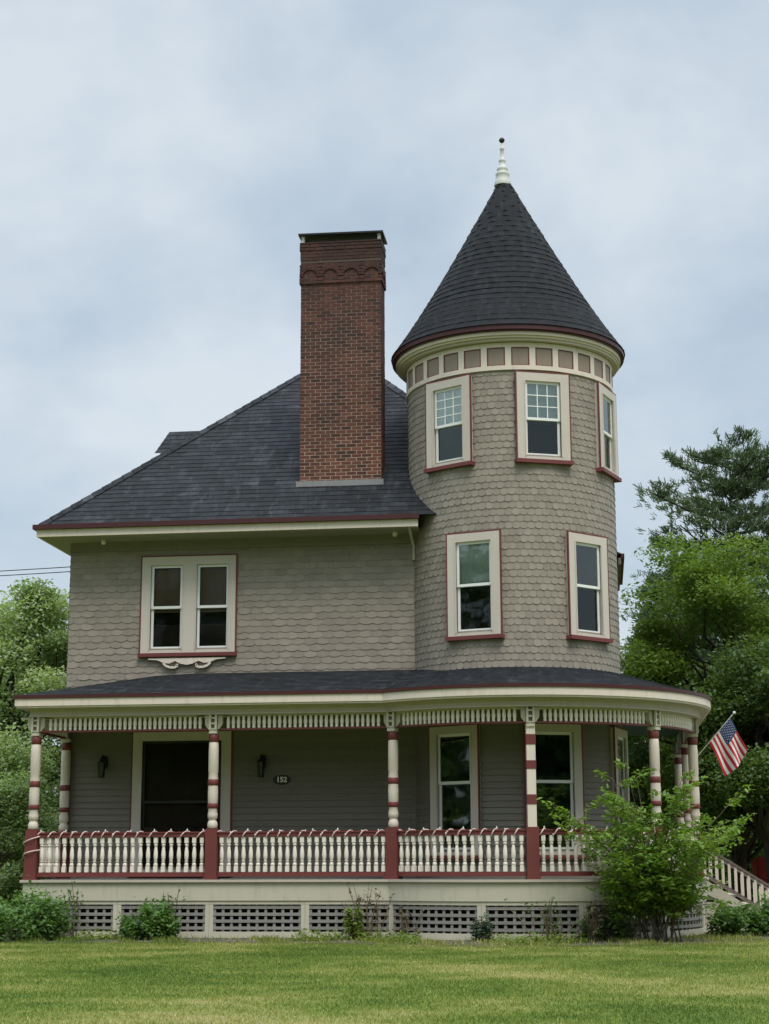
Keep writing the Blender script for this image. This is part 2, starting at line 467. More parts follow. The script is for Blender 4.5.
core_wall(mb, S_tower, U0, U1, FZ - .1, 4.4, [inset(h, .1) for h in hol_lo], .1)
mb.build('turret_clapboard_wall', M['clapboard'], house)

XT = TX - sqrt(TR ** 2 - TY ** 2)      # front wall meets the turret
dwin = (-5.90, -4.04, 5.22, 7.10)      # paired upper window
bwin = (-6.0, -4.09, 1.10, 3.72)       # big porch window
mb = MB(); shingle_wall(mb, S_front, WL, XT + .02, 4.24, 7.26, .122, .238, [inset(dwin, .03)], 'hex')
core_wall(mb, S_front, WL, XT + .1, 4.2, 7.5, [inset(dwin, .1)], 9)
# left and right returns, plain shingled sides seen only from beside the house
def S_left(u, v, w): return (WL - w, -u, v)
shingle_wall(mb, S_left, -9.6, 0, 4.24, 7.26, .122, .238, [], 'hex'); core_wall(mb, S_left, -9.6, 0, 4.2, 7.5, [], 9)
def S_wing(u, v, w): return (3.0 + w, u, v)
def S_wing_front(u, v, w): return (u, 4.45 - w, v)
mb.build('shingled_wall', M['siding'], house); mb = MB()
for S_, a_, b_ in ((S_wing, 4.45, 9.6), (S_wing_front, 2.0, 3.0)):
    shingle_wall(mb, S_, a_, b_, 4.24, 7.42, .122, .238, [], 'hex'); core_wall(mb, S_, a_, b_, 4.2, 7.5, [], 9)
mb.build('wing_shingled_wall', M['siding'], house)
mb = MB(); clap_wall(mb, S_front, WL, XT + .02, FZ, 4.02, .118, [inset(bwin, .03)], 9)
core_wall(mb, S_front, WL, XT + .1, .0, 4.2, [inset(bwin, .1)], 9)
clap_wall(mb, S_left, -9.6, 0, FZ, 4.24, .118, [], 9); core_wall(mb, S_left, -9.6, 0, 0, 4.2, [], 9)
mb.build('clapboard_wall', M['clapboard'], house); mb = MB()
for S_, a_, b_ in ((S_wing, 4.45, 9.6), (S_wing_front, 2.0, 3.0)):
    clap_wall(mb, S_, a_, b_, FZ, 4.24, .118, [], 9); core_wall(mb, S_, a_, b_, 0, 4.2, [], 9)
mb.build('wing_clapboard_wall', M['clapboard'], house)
# rest of the shell: main block back, right wing wall
mb = MB()
mb.box(2.0, 2.1, 2.4, 9.6, 0, 7.5); mb.box(WL, 3.0, 9.6, 9.7, 0, 7.5)
mb.box(2.1, 2.98, 4.47, 4.55, 0, 7.5); mb.box(2.9, 2.98, 4.56, 9.59, 0, 7.5)
mb.build('rear_wall', M['siding'], house)
mb = MB()
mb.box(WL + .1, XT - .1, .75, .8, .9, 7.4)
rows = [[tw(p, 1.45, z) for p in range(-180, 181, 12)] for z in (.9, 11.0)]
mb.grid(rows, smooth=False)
mb.build('dark_lining', M['backing'], house)  # dark lining added close behind the panes so the rooms read dark
# corner boards and frieze boards
mb = MB()
mb.box(WL - .03, WL + .10, -.034, .02, FZ, 4.0)
mb.build('corner_board', M['taupe_flat'], house)
mb = MB(); mb.box(WL - .005, XT + .05, -.04, .0, 7.24, 7.46)
mb.build('frieze_board', M['taupe_flat'], house)

# --- windows
def window(phi=None, W=1.06, z0=0, z1=1, yoff=None, lights=None, shade=None, muntin=None, loc=None, cw=.145, glass='glass', meet=.5, low_shade=None, backband=True, sashcol='white', bot=.06, thick=.115):
    """one window; local x right, y into the house, z up, origin at the bottom centre of its casing"""
    if phi is not None:
        a = radians(phi); rr = TR + .034
        loc = (TX + rr * sin(a), TY - rr * cos(a), z0); rz = a
    else: rz = 0
    H = z1 - z0; hw = W / 2
    if lights is None: lights = [(-hw + cw, hw - cw)]
    mb = MB(); d = thick
    mb.box(-hw, -hw + cw, 0, d, 0, H); mb.box(hw - cw, hw, 0, d, 0, H)
    mb.box(-hw + cw, hw - cw, 0.001, d, H - cw * 1.05, H); mb.box(-hw + cw, hw - cw, .001, d, 0, bot)
    for (a, b), (c, e) in zip(lights[:-1], lights[1:]): mb.box(b, c, .002, d, bot, H - cw * 1.05)
    # inner bead of the casing
    for a, b in lights:
        mb.box(a - .0, a + .022, -.012, .02, bot, H - cw * 1.05); mb.box(b - .022, b, -.012, .02, bot, H - cw * 1.05)
    w = mb.build('window', M['casing'], house, loc, rz)
    if backband:
        mb = MB()
        mb.box(-hw - .028, -hw, .004, .035, 0, H); mb.box(hw, hw + .028, .004, .035, 0, H); mb.box(-hw - .028, hw + .028, .004, .035, H, H + .028)
        mb.build('backband', M['maroon'], w)
    mb = MB(); mb.box(-hw - .04, hw + .04, -.05, d, -.07, 0)
    mb.build('sill', M['maroon'], w)
    zt = H - cw * 1.05; zm = bot + (zt - bot) * meet
    for a, b in lights:
        a += .022; b -= .022
        fr = .05
        for nm, za, zb, y in (('upper', zm - .02, zt, .045), ('lower', bot, zm + .025, .078)):
            mb = MB()
            mb.box(a, a + fr, y, y + .03, za, zb); mb.box(b - fr, b, y, y + .03, za, zb)
            mb.box(a + fr, b - fr, y + .001, y + .03, za, za + (fr if nm == 'upper' else fr * 1.5)); mb.box(a + fr, b - fr, y + .001, y + .03, zb - fr, zb)
            if nm == 'upper' and muntin:
                nc, nr = muntin
                for k in range(1, nc):
                    x = a + fr + (b - a - 2 * fr) * k / nc; mb.box(x - .009, x + .009, y + .004, y + .026, za + fr, zb - fr)
                for k in range(1, nr):
                    z = za + fr + (zb - za - 2 * fr) * k / nr; mb.box(a + fr, b - fr, y + .005, y + .025, z - .009, z + .009)
            s = mb.build('sash', M[sashcol], w)
            mb = MB(); mb.box(a + fr * .8, b - fr * .8, y + .012, y + .017, za + fr * .8, zb - fr * .8)
            mb.build('pane', M[glass if nm == 'upper' else ('screen' if low_shade is None and glass not in ('porch_glass', 'dull_glass') else glass)], w)
        for spec, lo, hi in ((shade, None, None), (low_shade, 1, 1)):
            if not spec: continue
            mat, f0, f1 = spec
            zc0 = bot + (zt - bot) * f0; zc1 = bot + (zt - bot) * f1
            mb = MB(); n = 26
            ys = [.135 + .012 * sin(k * 1.9 + f0 * 7) + .006 * sin(k * .7) for k in range(n + 1)]
            if mat in ('shade_dark', 'shade_black'):   # slatted blind
                z = zc0
                while z < zc1:
                    mb.poly([(a, .128, z), (b, .128, z), (b, .150, z + .03), (a, .150, z + .03)], .5); z += .034
                mb.poly([(a, .156, zc0), (b, .156, zc0), (b, .156, zc1), (a, .156, zc1)], .5)
            else:
                mb.grid([[(a + (b - a) * k / n, ys[k], zc0) for k in range(n + 1)], [(a + (b - a) * k / n, ys[k], zc1) for k in range(n + 1)]])
            mb.build('window_shade' if mat != 'shade_green' else 'curtain', M[mat], w)
    return w

# turret, top storey
window(-32.0, 1.02, 8.54, 10.20, shade=('shade_green', .45, 1.0), muntin=(3, 4), glass='glass_bright')
window(20.8, 1.02, 8.54, 10.20, shade=('shade_green', .45, 1.0), muntin=(3, 3), glass='glass_bright')
window(71.5, 1.02, 8.54, 10.20, shade=('shade_grey', .5, 1.0), glass='glass_bright')
# turret, second storey
window(-17.8, 1.03, 5.30, 7.20, shade=('shade_grey', .5, 1.0), glass='glass_bright', meet=.52)
window(46.4, 1.0, 5.30, 7.20, shade=('shade_grey', .5, 1.0), glass='glass_bright', meet=.52)
# turret, porch level
window(-31.0, 1.06, 1.40, 3.69, glass='porch_glass', meet=.58, cw=.13)
window(22.0, 1.06, 1.40, 3.69, glass='porch_glass', meet=.58, cw=.13)
window(77.0, 1.06, 1.40, 3.69, glass='porch_glass', meet=.58, cw=.13)
# paired window over the porch
pw = window(None, 1.85, 5.22, 7.10, lights=[(-.77, -.10), (.14, .81)], loc=(-4.98, -.055, 5.22), cw=.155, shade=('shade_dark', .45, 1.0), meet=.5, glass='dull_glass', low_shade=('shade_black', .0, .30))
def scroll_pts(sx):
    top = [(0, 0), (.72, 0)]
    return [(x * sx, z) for x, z in top]
mb = MB()
half = [(.66, -.0), (.66, -.025), (.52, -.035), (.42, -.07), (.36, -.13), (.30, -.175), (.22, -.195), (.13, -.18), (.09, -.135), (.12, -.10), (.17, -.105), (.175, -.13), (.15, -.135), (.17, -.15), (.22, -.14), (.23, -.10), (.19, -.06), (.10, -.05), (.07, -.10), (.06, -.135), (0, -.14)]
for sx in (1, -1):
    # built as a fan of strips so the curl stays open
    up = [(.66, 0), (.50, 0), (.40, 0), (.30, 0), (.2, 0), (.1, 0), (0, 0)]
    lo = [(.66, -.02), (.50, -.035), (.40, -.085), (.30, -.10), (.2, -.055), (.1, -.11), (0, -.13)]
    for i in range(6):
        q = [(lo[i][0] * sx * 1.15, lo[i][1]), (lo[i + 1][0] * sx * 1.15, lo[i + 1][1]), (up[i + 1][0] * sx * 1.15, up[i + 1][1]), (up[i][0] * sx * 1.15, up[i][1])]
        if sx > 0: q = q[::-1]
        mb.prism(q, -.03, .03)
    arc = [(.40, -.085), (.36, -.14), (.28, -.175), (.20, -.175), (.155, -.14), (.175, -.115)]
    path = [(x * sx * 1.15, 0, z) for x, z in arc]
    for (x0, _, z0), (x1, _, z1) in zip(path[:-1], path[1:]):
        dx, dz = x1 - x0, z1 - z0; L = sqrt(dx * dx + dz * dz); nx, nz = -dz / L * .022, dx / L * .022
        q = [(x0 + nx, z0 + nz), (x1 + nx, z1 + nz), (x1 - nx, z1 - nz), (x0 - nx, z0 - nz)]
        mb.prism(q, -.028, .028)
mb.build('scroll_apron', M['cream'], pw, (0, .0, -.102))
# big dark porch window with closed blinds
window(None, 1.90, 1.10, 3.72, loc=(-5.045, -.05, 1.10), cw=.16, shade=('shade_black', 0, 1.0), low_shade=None, meet=.52, sashcol='black_metal', glass='dull_glass')

# --- roof tabs
def tabs(mb, S, vs, ext, tabw, lift=.011, jit=.5, du=1e9):
    """courses of shingles on surface S(u, v) between rows vs; ext(v) gives the u range"""
    for r, (va, vb) in enumerate(zip(vs[:-1], vs[1:])):
        a0, a1 = ext(va); b0, b1 = ext(vb)
        L = max(a1 - a0, b1 - b0)
        if L < .02: continue
        n = max(1, int(round(L / tabw))); off = random.random()
        cuts = [0.0] + [min(1, max(0, (k + off + random.uniform(-.08, .08)) / n)) for k in range(n)] + [1.0]
        cuts = sorted(set(cuts))
        for c0, c1 in zip(cuts[:-1], cuts[1:]):
            if c1 - c0 < 1e-4: continue
            rr = min(1, max(0, random.gauss(.44, .17)))
            def P(c, top): 
                return Vector(S((b0 + (b1 - b0) * c) if top else (a0 + (a1 - a0) * c), vb if top else va))
            p = [P(c0, 0), P(c1, 0), P(c1, 1), P(c0, 1)]
            nn = (p[1] - p[0]).cross(p[2] - p[0])
            if nn.length < 1e-9: nn = (p[2] - p[0]).cross(p[3] - p[0])
            if nn.length < 1e-9: continue
            nn.normalize()
            if nn.z < 0: nn = -nn
            lf = lift * random.uniform(.75, 1.1)
            ov = (p[2] - p[1]) * .18
            q = [p[0] + nn * lf, p[1] + nn * lf, p[2] + ov * (1 if r < len(vs) - 2 else 0) + nn * .001, p[3] + ov * (1 if r < len(vs) - 2 else 0) + nn * .001]
            mb.poly(q, rr); mb.poly([p[0], p[1], q[1], q[0]], rr)
            mb.poly([p[1], p[2], q[2], q[1]], rr); mb.poly([p[3], p[0], q[0], q[3]], rr)

EX0, EX1, EY0, EY1, EZ = -7.80, 2.46, -.675, 10.1, 7.66
AX, AY, AZ = -2.70, 4.5, 12.56
apex = Vector((AX, AY, AZ))
def roof_face(mb, A, B, C, h=.158, tabw=.33):
    """triangle: eave A-B, apex C"""
    A, B, C = Vector(A), Vector(B), Vector(C)
    u = (B - A).normalized(); foot = A + u * (C - A).dot(u); s = (C - foot); L = s.length; s.normalize()
    ua, ub = 0.0, (B - A).length; uc = (C - A).dot(u)
    def S(x, v): return A + u * x + s * v
    def ext(v):
        t = v / L; return ua + (uc - ua) * t, ub + (uc - ub) * t
    n = int(L / h); vs = [L * k / n for k in range(n + 1)]
    tabs(mb, S, vs, ext, tabw)
    mb.poly([A - Vector((0, 0, .012)), B - Vector((0, 0, .012)), C - Vector((0, 0, .012))], .4)
mb = MB()
c0, c1, c2, c3 = (EX0, EY0, EZ), (EX1, EY0, EZ), (EX1, EY1, EZ), (EX0, EY1, EZ)
roof_face(mb, c0, (-.405 + 0, EY0, EZ) if False else c1, apex); roof_face(mb, c3, c0, apex); roof_face(mb, c1, c2, apex); roof_face(mb, c2, c3, apex)
# hip caps
for c in (c0, c1, c2, c3):
    a = Vector(c); d = apex - a; n = int(d.length / .26)
    for k in range(n):
        p, q = a + d * (k / n), a + d * ((k + 1.15) / n) if k < n - 1 else apex
        t = d.normalized(); side = t.cross(Vector((0, 0, 1))).normalized()
        rr = random.random()
        for sg in (1, -1):
            e = side * sg * .12 - Vector((0, 0, .085))
            qq = [p + Vector((0, 0, .05)), p + e + Vector((0, 0, .045)), q + e + Vector((0, 0, .03)), q + Vector((0, 0, .035))]
            mb.poly(qq if sg > 0 else qq[::-1], rr)
# rear wing hip roof on the right
w0, w1, w2 = (1.2, 4.0, EZ), (3.37, 4.0, EZ), (3.37, 7.6, EZ)
roof_face(mb, w0, w1, (1.2, 5.8, 9.3)); roof_face(mb, w1, w2, (1.2, 5.8, 9.3))
roof = mb.build('main_roof', M['roof'], house)
# dormer on the left slope
mb = MB()
D0 = Vector((-6.64, 4.5, 10.82)); 
rd = Vector((-4.0, 4.5, 10.80))
for sg in (1, -1):
    e0 = Vector((-6.74, 4.5 - .85 * sg, 10.12)); e1 = Vector((-4.2, 4.5 - .85 * sg, 10.12))
    u = (e1 - e0); s = D0 - e0
    def S(x, v, e0=e0, u=u, s=s): return e0 + u.normalized() * x + s * v
    def ext(v, u=u, s=s): 
        return (0, u.length)
    tabs(mb, S, [k / 5 for k in range(6)], ext, .3)
dm = mb.build('dormer', M['roof'], house)
mb = MB(); mb.box(-6.66, -4.3, 3.9, 5.1, 8.8, 10.24)
mb.build('dormer_wall', M['siding'], dm)
# eaves: gutter, fascia, soffit (front, left, wing)
for nm, mt, b in (('roof_gutter', 'dark_maroon', (EX0 - .03, -.42, EY0 - .10, EY0, EZ - .085, EZ + .005)), ('roof_gutter', 'dark_maroon', (EX0 - .10, EX0 - .031, EY0 - .10, EY1, EZ - .085, EZ + .004)),
                  ('roof_gutter', 'dark_maroon', (3.37, 3.44, 4.0, 7.6, EZ - .085, EZ + .005)),
                  ('fascia', 'cream', (EX0 + .02, -.45, EY0 - .035, EY0 + .03, EZ - .225, EZ - .088)), ('fascia', 'cream', (EX0 - .035, EX0 + .018, EY0 - .035, EY1, EZ - .225, EZ - .088)),
                  ('fascia', 'rail_brown', (3.31, 3.367, 4.0, 7.6, EZ - .225, EZ - .088)),
                  ('soffit', 'soffit', (EX0 + .03, -.46, EY0 + .032, -.002, EZ - .24, EZ - .21)), ('soffit', 'soffit', (EX0 + .03, WL, 0, 9.6, EZ - .24, EZ - .21)), ('soffit', 'soffit', (3.0, 3.305, 4.5, 7.6, EZ - .24, EZ - .21))):
    mb = MB(); mb.box(*b); mb.build(nm, M[mt], house)
mb = MB()
mb.tube([(-.62, EY0 - .03, EZ - .20), (-.62, -.25, EZ - .36), (-.60, -.07, EZ - .48), (-.60, -.06, EZ - .75)], .032, 8)
mb.build('downpipe', M['putty'], house)
for x in (-6.62, -.93):
    mb = MB(); mb.lathe([(.035, 0), (.045, .02), (.05, .06), (.03, .09)], 10); mb.build('eave_spotlight', M['white'], house, (x, -.30, EZ - .33))

# --- chimney
CX0, CX1, CY0, CY1 = -2.86, -1.255, .20, .78
CZ0, CZ1 = 7.9, 13.47
mb = MB()
bl, bh, jt = .205, .055, .0155
def brick_ring(mb, x0, x1, y0, y1, z, odd, d=0.0, h=bh, mi=0):
    for (a, b, fix, axis, sg) in ((x0, x1, y0, 'x', -1), (x0, x1, y1, 'x', 1), (y0, y1, x0, 'y', -1), (y0, y1, x1, 'y', 1)):
        t = a - (bl / 2 if odd else 0)
        while t < b:
            p, q = max(t, a), min(t + bl - jt, b)
            if q - p > .02:
                rr = random.random(); o = random.uniform(-.002, .002) + .006
                if axis == 'x': mb.box(p, q, fix - (o if sg < 0 else -o), fix - sg * .02, z, z + h, rr, mi)
                else: mb.box(fix - (o if sg < 0 else -o), fix - sg * .02, p, q, z, z + h, rr, mi)
            t += bl
step = bh + jt
k = 0; z = CZ0
zone = CZ1 - .86
while z < CZ1 - .02:
    if z < zone: d = 0
    elif z < CZ1 - .78: d = .028
    elif z > CZ1 - .16: d = .026
    elif z > CZ1 - .42: d = .014
    else: d = .0
    brick_ring(mb, CX0 - d, CX1 + d, CY0 - d, CY1 + d, z, k % 2)
    z += step; k += 1
mb.box(CX0 - .001, CX1 + .001, CY0 - .001, CY1 + .001, CZ0, CZ1 - .01, .5, 1); mb.box(CX0 - .011, CX1 + .011, CY0 - .011, CY1 + .011, CZ1 - .41, CZ1 - .012, .5, 1)
# round arches standing proud of the shaft
nA = 4; wA = (CX1 - CX0 + .06) / nA
for side in range(4):
    L = (CX1 - CX0 + .06) if side % 2 == 0 else (CY1 - CY0 + .06)
    na = 4 if side % 2 == 0 else 2; w = L / na
    for i in range(na):
        a = -L / 2 + i * w; r = w * .36; c = a + w / 2; zb, zs, ztop = CZ1 - .78, CZ1 - .70, CZ1 - .42
        n = 10
        arcp = [(c + r * cos(pi - pi * t / n), zs + r * sin(pi * t / n)) for t in range(n + 1)]
        for j in range(n):
            (xa, za), (xb, zb2) = arcp[j], arcp[j + 1]
            q = [(xa, za), (xb, zb2), (xb, ztop), (xa, ztop)]
            th = Matrix.Rotation(-pi / 2 * side, 4, 'Z')
            off = (CY1 - CY0) / 2 if side % 2 == 0 else (CX1 - CX0) / 2
            MM = Matrix.Translation(((CX0 + CX1) / 2, (CY0 + CY1) / 2, 0)) @ th @ Matrix.Translation((0, -off, 0))
            mb.prism(q, -.018, .0, 0, MM, random.random())
        for (xa, xb) in ((a, c - r), (c + r, a + w)):
            zz = zb
            while zz < ztop - .01:
                q = [(xa, zz), (xb, zz), (xb, zz + bh), (xa, zz + bh)]
                mb.prism(q, -.018 if zz > zs - .02 else -.034, .0, 0, MM, random.random()); zz += step
        # arch ring of voussoirs
        for j in range(9):
            t0, t1 = pi * j / 9 + .03, pi * (j + 1) / 9 - .03
            q = [(c - r * cos(t0), zs + r * sin(t0)), (c - r * cos(t1), zs + r * sin(t1)), (c - (r + .06) * cos(t1), zs + (r + .06) * sin(t1)), (c - (r + .06) * cos(t0), zs + (r + .06) * sin(t0))]
            mb.prism(q[::-1], -.030, -.012, 0, MM, random.random())
chim = mb.build('chimney', [M['brick'], M['mortar']], house)
mb = MB(); mb.box(CX0 - .03, CX1 + .03, CY0 - .03, CY1 + .03, CZ1, CZ1 + .03)
for x in (CX0 + .0, CX1 - .06):
    for y in (CY0 - .0, CY1 - .06): mb.box(x, x + .06, y, y + .06, CZ1 + .03, CZ1 + .17, mi=1)
mb.build('coping', [M['brick'], M['finial']], chim)
mb = MB()
T4 = Matrix.Translation(((CX0 + CX1) / 2, (CY0 + CY1) / 2, CZ1 + .185)) @ Matrix.Rotation(radians(.5), 4, 'Y')
mb.box(-.86, .86, -.36, .36, -.016, .018, M=T4); mb.box(CX0 + .12, CX1 - .12, CY0 + .1, CY1 - .1, CZ1 + .05, CZ1 + .1)
mb.build('chimney_cap', M['black_metal'], chim)
mb = MB()
zr = lambda y: EZ + (y - EY0) * (AZ - EZ) / (AY - EY0)
mb.box(CX0 - .07, CX1 + .05, CY0 - .05, CY0 - .008, zr(CY0 - .05) - .04, zr(CY0) + .075)
mb.build('flashing', M['stone'], chim)

# --- turret roof, cornice and frieze
RX, RYc = TX - .02, TY
def cone_prof(t):     # t 0 eave .. 1 top -> radius, z
    z = 11.06 + (14.80 - 11.06) * t
    r = 2.225 + (.135 - 2.225) * t + .085 * (1 - t) ** 6 - .03 * sin(pi * t)
    return r, z
def S_cone(u, v):
    r, z = cone_prof(v); return (RX + r * sin(u), RYc - r * cos(u), z)
mb = MB()
n = 28
for r in range(n):
    va, vb = r / n, (r + 1) / n
    ra = cone_prof(va)[0]
    nt = max(8, int(2 * pi * ra / .30)); off = random.random()
    for k in range(nt):
        u0, u1 = 2 * pi * (k + off) / nt, 2 * pi * (k + 1 + off) / nt
        rr = min(1, max(0, random.gauss(.30, .17)))
        p = [Vector(S_cone(u0, va)), Vector(S_cone(u1, va)), Vector(S_cone(u1, vb)), Vector(S_cone(u0, vb))]
        nn = Vector((sin((u0 + u1) / 2), -cos((u0 + u1) / 2), .58)).normalized()
        q = [p[0] + nn * .016, p[1] + nn * .016, p[2] + nn * .002, p[3] + nn * .002]
        mb.poly(q, rr); mb.poly([p[0], p[1], q[1], q[0]], rr)
mb.grid([[S_cone(2 * pi * k / 64, v) for k in range(64)] for v in (0, .25, .5, .75, 1)], True, .4)
mb.poly([(S_cone(.2, .12)[0], S_cone(.2, .12)[1] - .03, S_cone(.2, .12)[2]), (S_cone(.225, .12)[0], S_cone(.225, .12)[1] - .03, S_cone(.225, .12)[2]), (S_cone(.24, .14)[0], S_cone(.24, .14)[1] - .03, S_cone(.24, .14)[2])], 1)
mb.build('turret_roof', M['cone_roof'], house)
def ring(mb, r0, r1, z0, z1, mi=0, c=(RX, RYc), n=96, a0=0, a1=2 * pi, closed=True):
    ins = [(c[0] + r0 * sin(a0 + (a1 - a0) * k / n), c[1] - r0 * cos(a0 + (a1 - a0) * k / n)) for k in range(n + (0 if closed else 1))]
    out = [(c[0] + r1 * sin(a0 + (a1 - a0) * k / n), c[1] - r1 * cos(a0 + (a1 - a0) * k / n)) for k in range(n + (0 if closed else 1))]
    mb.sweep(ins, out, z0, z1, mi, .5, closed)
mb = MB(); ring(mb, 2.16, 2.297, 10.975, 11.085); ring(mb, 2.14, 2.265, 10.95, 10.973)
mb.build('turret_gutter', M['dark_maroon'], house)
mb = MB(); ring(mb, 2.08, 2.225, 10.885, 10.948); ring(mb, 2.05, 2.185, 10.845, 10.883)
corn = mb.build('turret_cornice', M['cream'], house)
mb = MB(); ring(mb, 1.9, 2.145, 10.80, 10.842, c=(TX, TY))
mb.build('bed_moulding', M['putty'], corn)
mb = MB(); ring(mb, 1.93, 2.045, 10.26, 10.345, c=(TX, TY)); ring(mb, 1.93, 2.04, 10.70, 10.788, c=(TX, TY))
for k in range(28):
    a = radians(2.6 + 360 / 28 * k + 360 / 56 - 6.4)
    MM = Matrix.Translation((TX + 2.01 * sin(a), TY - 2.01 * cos(a), 0)) @ Matrix.Rotation(a, 4, 'Z')
    mb.box(-.058, .058, -.029, .03, 10.346, 10.699, .5, 0, MM)
mb.build('turret_frieze', M['cream'], house)
fr = [o for o in house.children if o.name == 'turret_frieze'][0]
mb0 = MB(); mb0.box(-.165, .165, -.006, .03, 10.347, 10.698)
pm = mb0.mesh('frieze_panel', M['panel_tan'])
mb1 = MB()
mb1.box(-.165, -.148, -.014, .0, 10.348, 10.697); mb1.box(.148, .165, -.014, 0, 10.348, 10.697); mb1.box(-.148, .148, -.014, 0, 10.348, 10.363); mb1.box(-.148, .148, -.014, 0, 10.68, 10.697)
bm_ = mb1.mesh('panel_border', M['maroon'])
for k in range(28):
    ph = 2.6 + 360 / 28 * k + 360 / 28 - 6.4; a = radians(ph)
    r = 2.013
    p = link_mesh('frieze_panel', pm, fr, (TX + r * sin(a), TY - r * cos(a), 0), a)
    b = link_mesh('panel_border', bm_, fr, (TX + r * sin(a), TY - r * cos(a), 0), a)
# finial
mb = MB()
mb.lathe([(.15, 0), (.155, .03), (.135, .10), (.115, .19), (.125, .21), (.125, .24), (.085, .28), (.10, .31), (.10, .34), (.07, .38), (.055, .46), (.065, .48), (.065, .5), (.04, .54), (.03, .70), (.045, .72), (.03, .75), (.018, .84)], 18)
fin = mb.build('finial', M['finial'], house, (TX - .05, TY, 14.76)); fin.scale = (1.15, 1.15, 1.12)
mb = MB(); mb.lathe([(.01, 0), (.04, .02), (.055, .055), (.04, .09), (.012, .11)], 14); mb.build('finial_ball', M['black_metal'], fin, (0, 0, .84))

# ------------------------------------------------------------------ porch
# roof
def porch_edge(d, z): return [(x, y, z) for x, y in ppath(d)]
eo = .27
outer = ppath(eo); nP = len(outer)
i_front0 = 1; i_arc0 = 7
SL = .277
def inner_for(i):
    x, y = outer[i]
    if i == 0: return (-7.37, 0.0, 4.585)
    if i < i_arc0:
        # the left end of the roof is hipped
        t = (i - 1) / (i_arc0 - 1)
        xs = [-5.44, -4.8, -4.0, -3.1, -2.2, -1.35][i - 1]
        return (xs, 0.0, 4.80 if i == 1 else 4.825)
    dx, dy = x - TX, y - TY
    if y <= TY + 1e-6:
        r = sqrt(dx * dx + dy * dy)
        return (TX + dx / r * 1.985, TY + dy / r * 1.985, 4.715)
    return (TX + 1.985, y, 4.72)
inner = [inner_for(i) for i in range(nP)]
ez = 4.245
outer3 = [(x, y, ez) for x, y in outer]
mb = MB()
def strip_tabs(mb, oA, oB, iA, iB, rows=15, tabw=.3):
    oA, oB, iA, iB = map(Vector, (oA, oB, iA, iB))
    for r in range(rows):
        ta, tb = r / rows, (r + 1.12) / rows if r < rows - 1 else 1.0
        a0, a1 = oA.lerp(iA, ta), oB.lerp(iB, ta); b0, b1 = oA.lerp(iA, tb), oB.lerp(iB, tb)
        n = max(1, int(round((a1 - a0).length / tabw)))
        cuts = [0] + sorted(min(1, max(0, (k + random.random() * .6) / n)) for k in range(1, n)) + [1]
        for c0, c1 in zip(cuts[:-1], cuts[1:]):
            p = [a0.lerp(a1, c0), a0.lerp(a1, c1), b0.lerp(b1, c1), b0.lerp(b1, c0)]
            up = Vector((0, 0, .013)); rr = min(1, max(0, random.gauss(.40, .17)))
            q = [p[0] + up, p[1] + up, p[2] + up * .15, p[3] + up * .15]
            mb.poly(q, rr); mb.poly([p[0], p[1], q[1], q[0]], rr)
for i in range(nP - 1):
    if i == i_arc0 - 1: continue
    strip_tabs(mb, outer3[i], outer3[i + 1], inner[i], inner[i + 1])
# junction fan between the straight run and the round corner
j = i_arc0 - 1
fan = [(inner[j][0], 0, 4.825), (XT - .05, 0.0, 4.825), tw(-58, 1.985, 4.80), tw(-50, 1.985, 4.775), tw(-43, 1.985, 4.74), inner[i_arc0]]
strip_tabs(mb, outer3[j], outer3[j + 1], inner[j], (XT - .05, 0, 4.825))
for a, b in zip(fan[1:-1], fan[2:]):
    strip_tabs(mb, outer3[j + 1], outer3[j + 1], a, b)
mb.build('porch_roof', M['roof'], house)
mb = MB(); mb.sweep(ppath(eo - .03), ppath(eo + .035), ez - .055, ez + .004, rnd=.5)
mb.build('porch_gutter', M['dark_maroon'], house)
mb = MB(); mb.sweep(ppath(eo - .055), ppath(eo + .012), ez - .19, ez - .057, rnd=.5); mb.sweep(ppath(eo - .05), ppath(eo - .012), ez - .222, ez - .191, rnd=.5)
mb.build('porch_fascia', M['cream'], house)
mb = MB(); mb.sweep(ppath(-.07), ppath(.07), 3.875, 4.09, rnd=.5); mb.sweep(ppath(.071), ppath(.095), 4.02, 4.09, rnd=.5); mb.sweep(ppath(.0705), ppath(.085), 3.876, 3.90, rnd=.5)
beam = mb.build('porch_beam', M['putty'], house)
# soffit and ceiling
mb = MB()
mb.sweep(ppath(.07), ppath(eo - .05), 4.03, 4.045, rnd=.5)
mb.build('porch_soffit', M['putty'], house)
mb = MB()
po = ppath(-.07)
for i in range(nP - 1):
    ia = inner[i]; ib = inner[i + 1]
    if i == 0: continue
    mb.poly([(po[i][0], po[i][1], 4.05), (po[i + 1][0], po[i + 1][1], 4.05), (ib[0], ib[1], 4.05), (ia[0], ia[1], 4.05)], .5)
mb.poly([(po[0][0], 0, 4.05), (po[1][0], po[1][1], 4.05), (inner[1][0], 0, 4.05)], .5)
mb.poly([(XT - .5, 0, 4.052), (inner[i_arc0][0], inner[i_arc0][1], 4.052), tw(-50, 1.98, 4.052), tw(-62, 1.98, 4.052)], .5)
mb.build('porch_ceiling', M['ceiling'], house)
